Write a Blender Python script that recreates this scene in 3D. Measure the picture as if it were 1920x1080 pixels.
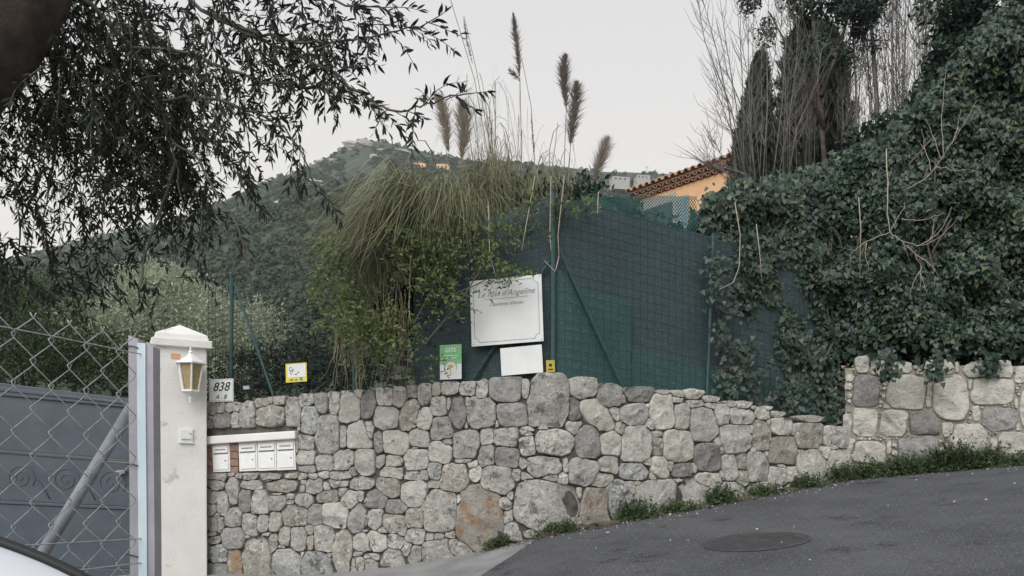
import bpy, math, random
import numpy as np
from mathutils import Vector, Matrix
rng = np.random.default_rng(7); random.seed(7)
scene = bpy.context.scene
for o in list(bpy.data.objects): bpy.data.objects.remove(o)

# ---------------------------------------------------------------- camera, world, sun, exposure
F, HOR, EYE = 1500.0, 900.0, 1.2          # focal length in px of a 1920 wide frame, horizon row, eye height (m)
cam = bpy.data.cameras.new('camera'); camo = bpy.data.objects.new('camera', cam)
scene.collection.objects.link(camo); scene.camera = camo
camo.location = (0, 0, EYE); camo.rotation_euler = (math.radians(90), 0, 0)
cam.sensor_width = 36; cam.lens = 36 * F / 1920; cam.shift_y = (HOR - 540) / 1920
cam.clip_start = 0.05; cam.clip_end = 6000

w = bpy.data.worlds.new('World'); scene.world = w; w.use_nodes = True
nt = w.node_tree; nt.nodes.clear()
SUN_EL, SUN_AZ = math.radians(42), math.radians(205)     # veiled sun behind the camera: no hard shadows
sky = nt.nodes.new('ShaderNodeTexSky'); sky.sky_type = 'NISHITA'; sky.sun_disc = False
sky.sun_elevation = SUN_EL; sky.sun_rotation = SUN_AZ
sky.dust_density = 3.0; sky.air_density = 1.0; sky.ozone_density = 1.2
mix = nt.nodes.new('ShaderNodeMix'); mix.data_type = 'RGBA'; mix.inputs[0].default_value = 0.84
mix.inputs[7].default_value = (7.0, 6.8, 6.45, 1)       # even overcast veil over the clear sky
# the veil thins with height: brighter, creamier haze near the horizon, greyer above, the same all round
tcw = nt.nodes.new('ShaderNodeTexCoord'); spw = nt.nodes.new('ShaderNodeSeparateXYZ'); nt.links.new(tcw.outputs['Generated'], spw.inputs[0])
rpw = nt.nodes.new('ShaderNodeValToRGB'); nt.links.new(spw.outputs[2], rpw.inputs[0])
rpw.color_ramp.elements[0].position = .10; rpw.color_ramp.elements[0].color = (.85, .79, .69, 1)
rpw.color_ramp.elements[1].position = .60; rpw.color_ramp.elements[1].color = (.585, .575, .58, 1)
scw = nt.nodes.new('ShaderNodeVectorMath'); scw.operation = 'SCALE'; scw.inputs['Scale'].default_value = 10.5
nt.links.new(rpw.outputs[0], scw.inputs[0]); nt.links.new(scw.outputs[0], mix.inputs[7])
bg = nt.nodes.new('ShaderNodeBackground'); bg.inputs[1].default_value = 0.078
out = nt.nodes.new('ShaderNodeOutputWorld')
nt.links.new(sky.outputs[0], mix.inputs[6]); nt.links.new(mix.outputs[2], bg.inputs[0]); nt.links.new(bg.outputs[0], out.inputs[0])
sl = bpy.data.lights.new('sun', 'SUN'); sl.energy = 1.5; sl.angle = math.radians(50); sl.color = (.975, .99, 1.0)
so = bpy.data.objects.new('sun', sl); scene.collection.objects.link(so)
sd = Vector((math.sin(SUN_AZ) * math.cos(SUN_EL), math.cos(SUN_AZ) * math.cos(SUN_EL), math.sin(SUN_EL)))
so.rotation_euler = (-sd).to_track_quat('-Z', 'Y').to_euler()
scene.view_settings.view_transform = 'Standard'; scene.view_settings.look = 'None'
scene.view_settings.gamma = 1; scene.view_settings.use_curve_mapping = False
scene.view_settings.exposure = 0.85; HAZE = 0.00021

# ---------------------------------------------------------------- helpers
def P(u, v, y):                            # point at depth y seen at pixel (u, v)
    return Vector(((u - 960) / F * y, y, EYE - (v - HOR) / F * y))
def sstep(a, b, x):
    t = np.clip((x - a) / (b - a), 0, 1); return t * t * (3 - 2 * t)
DIPX = [-8, -3.6, -2.45, -1.55, -.64, .4, 20]; DIPZ = [.16, .16, .26, .25, .17, 0, 0]
def ground_z(x, y):                        # the climbing road; flattens out away from the scene
    xx = np.clip(x, -12, 14); yy = np.clip(y, -12, 13)
    return .114 * xx + .0693 * yy - np.interp(x, DIPX, DIPZ)

WLOC = {}
def link(o, parent=None):
    scene.collection.objects.link(o)
    if parent is not None: o.parent = parent
def tag(o, label=None, cat=None, group=None, kind=None):
    if label: o['label'] = label
    if cat: o['category'] = cat
    if group: o['group'] = group
    if kind: o['kind'] = kind
    return o
def thing(name, loc, label, cat, group=None):
    o = bpy.data.objects.new(name, None); o.empty_display_size = .1; link(o)
    o.location = loc; WLOC[o.name] = Vector(loc)
    return tag(o, label, cat, group)
def mk(name, mesh, mat, parent=None, origin=None, kind=None):
    """link a mesh whose vertices are in world space (or around origin)"""
    if mat is not None: mesh.materials.append(mat)
    o = bpy.data.objects.new(name, mesh); link(o, parent)
    base = WLOC[parent.name] if parent is not None else Vector((0, 0, 0))
    if origin is None:
        if parent is not None: mesh.transform(Matrix.Translation(-base))
        WLOC[o.name] = base
    else:
        o.location = Vector(origin) - base; WLOC[o.name] = Vector(origin)
    if kind: o['kind'] = kind
    return o
class MB:
    def __init__(s): s.v = []; s.f = []
    def add(s, vs, fs):
        n = len(s.v); s.v += [tuple(a) for a in vs]; s.f += [tuple(i + n for i in f) for f in fs]
    def box(s, c, ax, ay, az):             # centre and three half-axis vectors
        c, ax, ay, az = map(Vector, (c, ax, ay, az))
        s.add([c + ax * i + ay * j + az * k for k in (-1, 1) for j in (-1, 1) for i in (-1, 1)],
              [(0, 2, 3, 1), (4, 5, 7, 6), (0, 1, 5, 4), (2, 6, 7, 3), (0, 4, 6, 2), (1, 3, 7, 5)])
    def tube(s, pts, rad, n=6, cap=True):
        pts = [Vector(p) for p in pts]; m = len(pts)
        if not hasattr(rad, '__len__'): rad = [rad] * m
        vs = []; side = None
        for i, p in enumerate(pts):
            t = (pts[min(i + 1, m - 1)] - pts[max(i - 1, 0)])
            t = t.normalized() if t.length > 1e-9 else Vector((0, 0, 1))
            if side is None: side = t.orthogonal().normalized()
            else:
                side = side - t * side.dot(t)
                side = side.normalized() if side.length > 1e-6 else t.orthogonal().normalized()
            b = t.cross(side)
            for k in range(n):
                a = 2 * math.pi * k / n
                vs.append(p + (side * math.cos(a) + b * math.sin(a)) * rad[i])
        fs = [(i * n + k, i * n + (k + 1) % n, (i + 1) * n + (k + 1) % n, (i + 1) * n + k) for i in range(m - 1) for k in range(n)]
        if cap: fs += [tuple(range(n))[::-1], tuple((m - 1) * n + k for k in range(n))]
        s.add(vs, fs)
    def lathe(s, c, prof, n=12, rot=0, half=None):   # prof [(r, z)]
        c = Vector(c); vs = []; m = len(prof)
        for r, z in prof:
            for k in range(n):
                a = 2 * math.pi * k / n + rot
                vs.append(c + Vector((math.cos(a) * r, math.sin(a) * r, z)))
        fs = [(i * n + k, i * n + (k + 1) % n, (i + 1) * n + (k + 1) % n, (i + 1) * n + k) for i in range(m - 1) for k in range(n)]
        fs += [tuple(range(n))[::-1], tuple((m - 1) * n + k for k in range(n))]
        s.add(vs, fs)
    def grid(s, rows):                     # list of rows of points
        n = len(rows[0]); vs = [p for r in rows for p in r]
        s.add(vs, [(i * n + k, i * n + k + 1, (i + 1) * n + k + 1, (i + 1) * n + k) for i in range(len(rows) - 1) for k in range(n - 1)])
    def build(s, name, mat, parent=None, origin=None, kind=None, smooth=False, bevel=0):
        me = bpy.data.meshes.new(name)
        vs = s.v if origin is None else [tuple(Vector(a) - Vector(origin)) for a in s.v]
        me.from_pydata(vs, [], s.f)
        if smooth: me.polygons.foreach_set('use_smooth', [True] * len(me.polygons))
        o = mk(name, me, mat, parent, origin, kind)
        if bevel:
            b = o.modifiers.new('bevel', 'BEVEL'); b.width = bevel; b.segments = 2; b.limit_method = 'ANGLE'
        return o
def fast_mesh(name, V, k):                 # V: (n*k, 3) array, every k vertices make one polygon
    me = bpy.data.meshes.new(name); n = len(V) // k
    me.vertices.add(n * k); me.vertices.foreach_set('co', V.astype(np.float32).ravel())
    me.loops.add(n * k); me.loops.foreach_set('vertex_index', np.arange(n * k, dtype=np.int32))
    me.polygons.add(n); me.polygons.foreach_set('loop_start', np.arange(0, n * k, k, dtype=np.int32))
    me.polygons.foreach_set('loop_total', np.full(n, k, dtype=np.int32))
    me.update(calc_edges=True); return me
def unit(a): return a / np.maximum(np.linalg.norm(a, axis=-1, keepdims=True), 1e-9)
LENS = [(0, 0), (.22, .40), (.5, .5), (.78, .32), (1, 0), (.78, -.32), (.5, -.5), (.22, -.40)]
IVY = [(0, 0), (-.12, .3), (.12, .56), (.3, .38), (.5, .40), (.66, .2), (1, 0), (.66, -.2), (.5, -.40), (.3, -.38), (.12, -.56), (-.12, -.3)]
RHOMB = [(0, 0), (.45, .5), (1, 0), (.45, -.5)]
def leaf_verts(pos, d, nrm, L, W, shape, curl=.12):
    pos = np.asarray(pos, float); d = unit(np.asarray(d, float)); nrm = np.asarray(nrm, float)
    side = unit(np.cross(d, nrm)); nrm = np.cross(side, d); n = len(pos)
    L = np.broadcast_to(L, n)[:, None]; W = np.broadcast_to(W, n)[:, None]; vs = []
    for t, s_ in shape:
        vs.append(pos + d * (t * L) + side * (s_ * W) - nrm * (curl * (t * t) * L) + nrm * (abs(s_) * .25 * W))
    return np.stack(vs, 1).reshape(-1, 3)
def leaf_objects(parent, pos, d, nrm, L, W, shape, mat, name='leaf', curl=.12):
    """each leaf its own object; mesh data shared between alike leaves"""
    protos = []
    for c in (curl * .3, curl, curl * 1.8):
        V = leaf_verts([(0, 0, 0)], [(1, 0, 0)], [(0, 0, 1)], 1.0, 1.0, shape, c)
        me = fast_mesh(name, V, len(shape)); me.materials.append(mat); protos.append(me)
    base = WLOC[parent.name]
    for i in range(len(pos)):
        x = Vector(d[i]).normalized(); y = Vector(nrm[i]).cross(x)
        y = y.normalized() if y.length > 1e-6 else x.orthogonal().normalized()
        z = x.cross(y)
        l, wd = (L[i] if hasattr(L, '__len__') else L), (W[i] if hasattr(W, '__len__') else W)
        o = bpy.data.objects.new(name, protos[i % 3]); link(o, parent)
        M = Matrix((x * l, y * wd, z * l)).transposed().to_4x4(); M.translation = Vector(pos[i]) - base
        o.matrix_basis = M

# ---------------------------------------------------------------- materials
def mat(name, c1, c2=None, scale=4.0, rough=.8, bump=0, bscale=None, spec=.3, detail=6, c3=None, rnd=0, trans=0, metal=0, stain=None):
    m = bpy.data.materials.new(name); m.use_nodes = True; t = m.node_tree; N = t.nodes; Lk = t.links
    b = N['Principled BSDF']; b.inputs['Roughness'].default_value = rough
    b.inputs['Specular IOR Level'].default_value = spec; b.inputs['Metallic'].default_value = metal
    b.inputs['Base Color'].default_value = (*c1, 1); col = None
    geo = N.new('ShaderNodeNewGeometry')
    if c2:
        no = N.new('ShaderNodeTexNoise'); no.inputs['Scale'].default_value = scale; no.inputs['Detail'].default_value = detail
        no.inputs['Roughness'].default_value = .65
        Lk.new(geo.outputs['Position'], no.inputs['Vector'])
        r = N.new('ShaderNodeValToRGB'); Lk.new(no.outputs[0], r.inputs[0])
        r.color_ramp.elements[0].position = .36; r.color_ramp.elements[1].position = .64
        r.color_ramp.elements[0].color = (*c1, 1); r.color_ramp.elements[1].color = (*c2, 1)
        if c3:
            e = r.color_ramp.elements.new(.72); e.color = (*c3, 1)
        col = r.outputs[0]
    if stain:                              # (colour, scale, threshold): blotches of dirt, lichen, rust
        for sc_col, sc, th in stain:
            n2 = N.new('ShaderNodeTexNoise'); n2.inputs['Scale'].default_value = sc; n2.inputs['Detail'].default_value = 8; n2.inputs['Roughness'].default_value = .7
            Lk.new(geo.outputs['Position'], n2.inputs['Vector'])
            mr = N.new('ShaderNodeMapRange'); mr.inputs[1].default_value = th; mr.inputs[2].default_value = th + .07
            Lk.new(n2.outputs[0], mr.inputs[0])
            mx = N.new('ShaderNodeMix'); mx.data_type = 'RGBA'
            Lk.new(mr.outputs[0], mx.inputs[0])
            if col: Lk.new(col, mx.inputs[6])
            else: mx.inputs[6].default_value = (*c1, 1)
            mx.inputs[7].default_value = (*sc_col, 1); col = mx.outputs[2]
    if rnd:
        oi = N.new('ShaderNodeObjectInfo'); mr = N.new('ShaderNodeMapRange')
        mr.inputs[3].default_value = 1 - rnd; mr.inputs[4].default_value = 1 + rnd
        Lk.new(oi.outputs['Random'], mr.inputs[0])
        mu = N.new('ShaderNodeMix'); mu.data_type = 'RGBA'; mu.blend_type = 'MULTIPLY'; mu.inputs[0].default_value = 1
        if col: Lk.new(col, mu.inputs[6])
        else: mu.inputs[6].default_value = (*c1, 1)
        Lk.new(mr.outputs[0], mu.inputs[7]); col = mu.outputs[2]
    if col: Lk.new(col, b.inputs['Base Color'])
    if bump:
        n3 = N.new('ShaderNodeTexNoise'); n3.inputs['Scale'].default_value = bscale or scale * 4; n3.inputs['Detail'].default_value = 10; n3.inputs['Roughness'].default_value = .7
        Lk.new(geo.outputs['Position'], n3.inputs['Vector'])
        bp = N.new('ShaderNodeBump'); bp.inputs['Strength'].default_value = min(1, bump); bp.inputs['Distance'].default_value = .02 * max(1, bump)
        Lk.new(n3.outputs[0], bp.inputs['Height']); Lk.new(bp.outputs[0], b.inputs['Normal'])
    if trans:
        tr = N.new('ShaderNodeBsdfTranslucent'); ms = N.new('ShaderNodeMixShader'); ms.inputs[0].default_value = trans
        if col: Lk.new(col, tr.inputs[0])
        else: tr.inputs[0].default_value = (*c1, 1)
        Lk.new(b.outputs[0], ms.inputs[1]); Lk.new(tr.outputs[0], ms.inputs[2])
        Lk.new(ms.outputs[0], N['Material Output'].inputs[0])
    return m
def net_mat(name, c1, c2, cell, openness):
    """woven shade net: a sheet with a fine grid of real holes (transparent), threads in c1..c2"""
    m = mat(name, c1, c2, 1.3, .7, 0, stain=[((c2[0] * 2.1, c2[1] * 2.0, c2[2] * 1.9), 55, .56), ((c1[0] * .55, c1[1] * .55, c1[2] * .55), 38, .58)]); t = m.node_tree; N = t.nodes; Lk = t.links
    tc = N.new('ShaderNodeTexCoord'); sep = N.new('ShaderNodeSeparateXYZ'); Lk.new(tc.outputs['UV'], sep.inputs[0])
    fs = []
    for ax in (0, 1):
        mu = N.new('ShaderNodeMath'); mu.operation = 'MULTIPLY'; mu.inputs[1].default_value = 1 / cell; Lk.new(sep.outputs[ax], mu.inputs[0])
        fr = N.new('ShaderNodeMath'); fr.operation = 'FRACT'; Lk.new(mu.outputs[0], fr.inputs[0])
        gt = N.new('ShaderNodeMath'); gt.operation = 'GREATER_THAN'; gt.inputs[1].default_value = 1 - math.sqrt(openness); Lk.new(fr.outputs[0], gt.inputs[0]); fs.append(gt)
    mm = N.new('ShaderNodeMath'); mm.operation = 'MULTIPLY'; Lk.new(fs[0].outputs[0], mm.inputs[0]); Lk.new(fs[1].outputs[0], mm.inputs[1])
    tr = N.new('ShaderNodeBsdfTransparent'); ms = N.new('ShaderNodeMixShader')
    Lk.new(mm.outputs[0], ms.inputs[0]); Lk.new(N['Principled BSDF'].outputs[0], ms.inputs[1]); Lk.new(tr.outputs[0], ms.inputs[2])
    Lk.new(ms.outputs[0], N['Material Output'].inputs[0]); return m

M = {}
ST = [((.15, .15, .152), 6, .565), ((.54, .535, .50), 17, .55), ((.10, .10, .10), 26, .565)]
M['mid'] = mat('limestone_grey', (.315, .30, .275), (.455, .44, .405), 11, .92, 1.6, 26, .12, rnd=.16, stain=ST)
M['light'] = mat('limestone_pale', (.40, .385, .35), (.52, .505, .465), 10, .92, 1.6, 26, .12, rnd=.12, stain=[((.19, .19, .193), 7, .58), ((.17, .17, .17), 30, .585), ((.60, .59, .56), 22, .57)])
M['dark'] = mat('limestone_weathered', (.225, .22, .212), (.335, .327, .31), 10, .92, 1.6, 26, .12, rnd=.16, stain=[((.38, .375, .36), 17, .56), ((.085, .085, .085), 30, .575)])
M['blue'] = mat('limestone_bluish', (.28, .285, .285), (.41, .41, .40), 10, .92, 1.6, 26, .12, rnd=.12, stain=ST)
M['warm'] = mat('limestone_tan', (.28, .26, .23), (.41, .385, .34), 10, .92, 1.6, 26, .12, rnd=.15, stain=ST)
M['cream'] = mat('limestone_cream', (.44, .425, .38), (.58, .56, .505), 9, .92, 1.6, 26, .12, rnd=.12, stain=[((.25, .245, .24), 7, .59), ((.21, .205, .19), 30, .59)])
M['rust'] = mat('limestone_rusty', (.28, .255, .22), (.37, .345, .31), 6, .92, 1.6, 26, .12, rnd=.08, stain=[((.29, .20, .13), 4.5, .52), ((.15, .145, .14), 7, .58), ((.13, .12, .11), 30, .58)])
M['joint'] = mat('dry_joint_earth', (.055, .053, .048), (.15, .143, .13), 7, .95, .8, 50)
M['mortar'] = mat('lime_mortar', (.25, .23, .195), (.34, .315, .27), 12, .95, .8, 60)
M['asphalt'] = mat('asphalt', (.090, .093, .102), (.14, .144, .155), .9, .9, 1.0, 150, .2, detail=12, stain=[((.055, .056, .06), 1.6, .58), ((.34, .34, .345), 62, .56), ((.04, .04, .043), 60, .56)])
M['concrete'] = mat('concrete', (.20, .205, .205), (.29, .295, .29), 2.2, .9, .6, 70, .2, stain=[((.13, .13, .13), 6, .62)])
M['earth'] = mat('earth', (.07, .06, .045), (.13, .11, .08), 5, .95, .8, 30)
M['render'] = mat('painted_render', (.68, .67, .64), (.75, .74, .71), 2.5, .85, .35, 45, .2, stain=[((.48, .46, .42), 2.6, .60), ((.38, .36, .32), 9, .66)])
M['whitemetal'] = mat('white_painted_metal', (.68, .69, .68), (.75, .75, .74), 14, .45, 0)
M['amber'] = mat('amber_glass', (.30, .225, .11), (.40, .31, .17), 30, .35, .3, 90, .5)
M['plaque'] = mat('white_enamel', (.62, .64, .64), (.70, .71, .70), 3, .4, stain=[((.50, .50, .47), 5, .62)])
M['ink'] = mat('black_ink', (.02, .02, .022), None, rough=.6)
M['greyink'] = mat('faded_grey_ink', (.20, .21, .21), None, rough=.7)
M['fence'] = mat('green_coated_steel', (.022, .058, .058), (.038, .085, .085), 20, .5)
M['net'] = net_mat('dark_shade_net', (.038, .062, .069), (.054, .083, .090), .022, .05)
M['netteal'] = net_mat('teal_shade_net', (.030, .072, .075), (.043, .092, .096), .022, .04)
M['galv'] = mat('galvanised_wire', (.24, .25, .26), (.36, .37, .38), 60, .6, 0, metal=.2)
M['lilac'] = mat('weathered_grey_steel', (.27, .265, .30), (.36, .35, .385), 9, .55, .15, 40)
M['paleblue'] = mat('pale_blue_film', (.50, .60, .66), (.57, .66, .71), 6, .5)
M['slate'] = mat('slate_grey_gate_paint', (.042, .057, .075), (.062, .078, .098), 3, .45, .1, 60, .5)
M['steelgrey'] = mat('grey_steel_tube', (.15, .17, .19), (.23, .25, .27), 25, .5, .2, 90)
M['black'] = mat('black_rubber', (.018, .018, .019), None, rough=.55)
M['carwhite'] = mat('white_car_paint', (.62, .64, .68), None, rough=.25, spec=.5)
M['bark'] = mat('olive_bark', (.055, .045, .038), (.12, .10, .085), 9, .95, 1.0, 40)
M['twig'] = mat('olive_twig', (.06, .055, .048), (.11, .10, .088), 30, .9)
M['olive'] = mat('olive_leaf', (.026, .033, .028), (.044, .052, .043), 22, .8, trans=.08, spec=.10)  # backlit silhouette put into the leaf colour: darkened against the frontal sun
M['olivepale'] = mat('silvery_olive_leaf', (.24, .28, .19), (.46, .50, .37), 3.0, .55, trans=.25)
M['ivy'] = mat('ivy_leaf', (.017, .036, .027), (.038, .064, .044), 3.2, .42, spec=.4, trans=.12, c3=(.055, .085, .05))
M['ivynew'] = mat('ivy_leaf_pale', (.060, .105, .052), (.10, .14, .065), 5, .4, spec=.4, trans=.2)
M['ivydead'] = mat('ivy_leaf_dead', (.13, .095, .055), (.20, .15, .085), 9, .8, trans=.1)
M['wire'] = mat('dark_green_wire', (.010, .024, .024), None, rough=.6)
M['netgreen'] = mat('green_netting', (.045, .15, .145), (.06, .19, .18), 8, .6)
M['ivystem'] = mat('ivy_stem', (.09, .075, .055), (.16, .135, .10), 20, .9)
M['evergreen'] = mat('evergreen_leaf', (.022, .042, .034), (.042, .068, .050), 2.5, .5, trans=.1)
M['cypress'] = mat('cypress_needles', (.040, .052, .042), (.075, .086, .070), 3, .8)
M['bare'] = mat('bare_twig_bark', (.115, .108, .10), (.19, .178, .165), 12, .9)
M['dead'] = mat('dead_pale_twig', (.30, .26, .21), (.42, .37, .31), 20, .9)
M['pampas'] = mat('pampas_blade', (.155, .165, .095), (.26, .26, .165), 2.6, .6, trans=.25, c3=(.40, .39, .29))
M['straw'] = mat('dry_straw', (.20, .165, .105), (.34, .285, .19), 5, .8, trans=.15)
M['plume'] = mat('pampas_plume', (.30, .265, .22), (.44, .395, .33), 12, .9, trans=.35)
M['plumedark'] = mat('grey_pampas_plume', (.17, .15, .135), (.26, .235, .21), 12, .9, trans=.3)
M['shrub'] = mat('shrub_leaf', (.055, .085, .030), (.15, .19, .065), 7, .45, trans=.25, c3=(.24, .23, .09))
M['weed'] = mat('weed_leaf', (.040, .065, .027), (.080, .115, .050), 9, .6, trans=.3)
M['hill'] = mat('hillside_scrub', (.032, .046, .032), (.065, .078, .050), .03, .95, c3=(.20, .185, .15), detail=10)
M['rock'] = mat('bare_rock', (.24, .225, .20), (.40, .375, .335), .06, .95, .4, .3, detail=10)
M['wood'] = mat('far_tree_leaf', (.022, .040, .026), (.060, .082, .044), .045, .9, detail=8)
M['orange'] = mat('apricot_render', (.66, .40, .22), (.74, .47, .27), 2, .9, .2, 40)
M['tile'] = mat('clay_tile', (.34, .21, .15), (.52, .36, .27), 6, .85, .3, 40, rnd=.2)
M['shutter'] = mat('grey_blue_shutter', (.26, .32, .35), (.31, .37, .40), 8, .6)
M['pale'] = mat('pale_render', (.36, .345, .32), (.44, .425, .40), 2, .9)
M['iron'] = mat('cast_iron', (.055, .053, .055), (.085, .082, .083), 9, .75, .6, 90)
M['grit'] = mat('pale_grit', (.35, .33, .30), (.55, .52, .47), 30, .9)
M['litter'] = mat('leaf_litter', (.055, .042, .028), (.12, .09, .055), 18, .95)
M['brick'] = mat('reddish_brick', (.22, .13, .10), (.32, .22, .18), 16, .9, .5, 60)
M['green'] = mat('sign_green', (.16, .42, .19), (.22, .48, .24), 8, .4)
M['yellow'] = mat('sign_yellow', (.62, .55, .10), None, rough=.5)
M['ochre'] = mat('ochre_plastic', (.42, .33, .05), None, rough=.5)
M['sticker'] = mat('orange_sticker', (.55, .27, .12), (.66, .42, .25), 60, .6)
M['glass'] = mat('dark_window_glass', (.06, .07, .08), None, rough=.08, spec=.6)
from mathutils import noise as mn
# ---------------------------------------------------------------- ground, road, apron
def sheet(name, xs, ys, dz, m, keep=None, zf=ground_z):
    b = MB(); X, Y = np.meshgrid(xs, ys); Z = zf(X, Y) + dz
    n = len(xs); b.v = list(zip(X.ravel(), Y.ravel(), Z.ravel()))
    for i in range(len(ys) - 1):
        for k in range(n - 1): b.f.append((i * n + k, i * n + k + 1, (i + 1) * n + k + 1, (i + 1) * n + k))
    return b.build(name, m, kind='structure', smooth=True)
gx = np.concatenate([-np.geomspace(3000, 16, 12), np.arange(-14, 15, 1.0), np.geomspace(16, 3000, 12)])
gy = np.concatenate([-np.geomspace(3000, 16, 10), np.arange(-14, 15, 1.0), np.geomspace(16, 3000, 12)])
sheet('ground', gx, gy, -.10, M['earth'])
EDGE = [(-12, -2.5), (4, -1.2), (6.6, -.12), (7.1, -.28), (7.7, .0), (8.4, .26)]    # road / apron boundary x at y
def road_x(y): return np.interp(y, [e[0] for e in EDGE], [e[1] for e in EDGE])
rows = []
for y in np.concatenate([np.arange(-12, 4, .5), np.arange(4, 10.9, .1)]):
    x0 = float(road_x(y)); rows.append([(x, y, float(ground_z(x, y)) + .004) for x in np.concatenate([np.linspace(x0, 2, 12)[:-1], np.linspace(2, 13, 23)])])
b = MB(); b.grid(rows); b.build('road', M['asphalt'], kind='structure', smooth=True)
rows = []
for y in np.arange(-6, 11.5, .25):
    x1 = float(road_x(y)) + .05; rows.append([(x, y, float(ground_z(x, y)) - .002) for x in np.linspace(-10, x1, 26)])
b = MB(); b.grid(rows); b.build('driveway', M['concrete'], kind='structure', smooth=True)

# ---------------------------------------------------------------- dry stone wall paths
def make_path(ctrl, n=400):
    c = np.array(ctrl, float); d = np.concatenate([[0], np.cumsum(np.linalg.norm(np.diff(c, axis=0), axis=1))])
    s = np.linspace(0, d[-1], n); x = np.interp(s, d, c[:, 0]); y = np.interp(s, d, c[:, 1])
    k = np.ones(25) / 25                                  # round the corner
    xp = np.convolve(np.pad(x, 12, mode='reflect', reflect_type='odd'), k, 'valid'); yp = np.convolve(np.pad(y, 12, mode='reflect', reflect_type='odd'), k, 'valid')
    tx, ty = np.gradient(xp), np.gradient(yp); l = np.hypot(tx, ty)
    return dict(s=s, x=xp, y=yp, nx=ty / l, ny=-tx / l, u=960 + F * xp / yp)
W1 = make_path([(-4.10, 9.69), (.42, 8.42), (4.62, 10.46)])
W2 = make_path([(4.28, 10.34), (6.25, 9.80), (9.5, 9.2)])
def at(W, s, z, d):
    x = np.interp(s, W['s'], W['x']) + np.interp(s, W['s'], W['nx']) * d
    y = np.interp(s, W['s'], W['y']) + np.interp(s, W['s'], W['ny']) * d
    return np.stack([x, y, np.asarray(z, float) + 0 * x], -1)
def px2sz(W, u, v):
    s = np.interp(u, W['u'], W['s']); y = np.interp(s, W['s'], W['y'])
    return s, EYE - (v - HOR) / F * y, F / y
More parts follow.
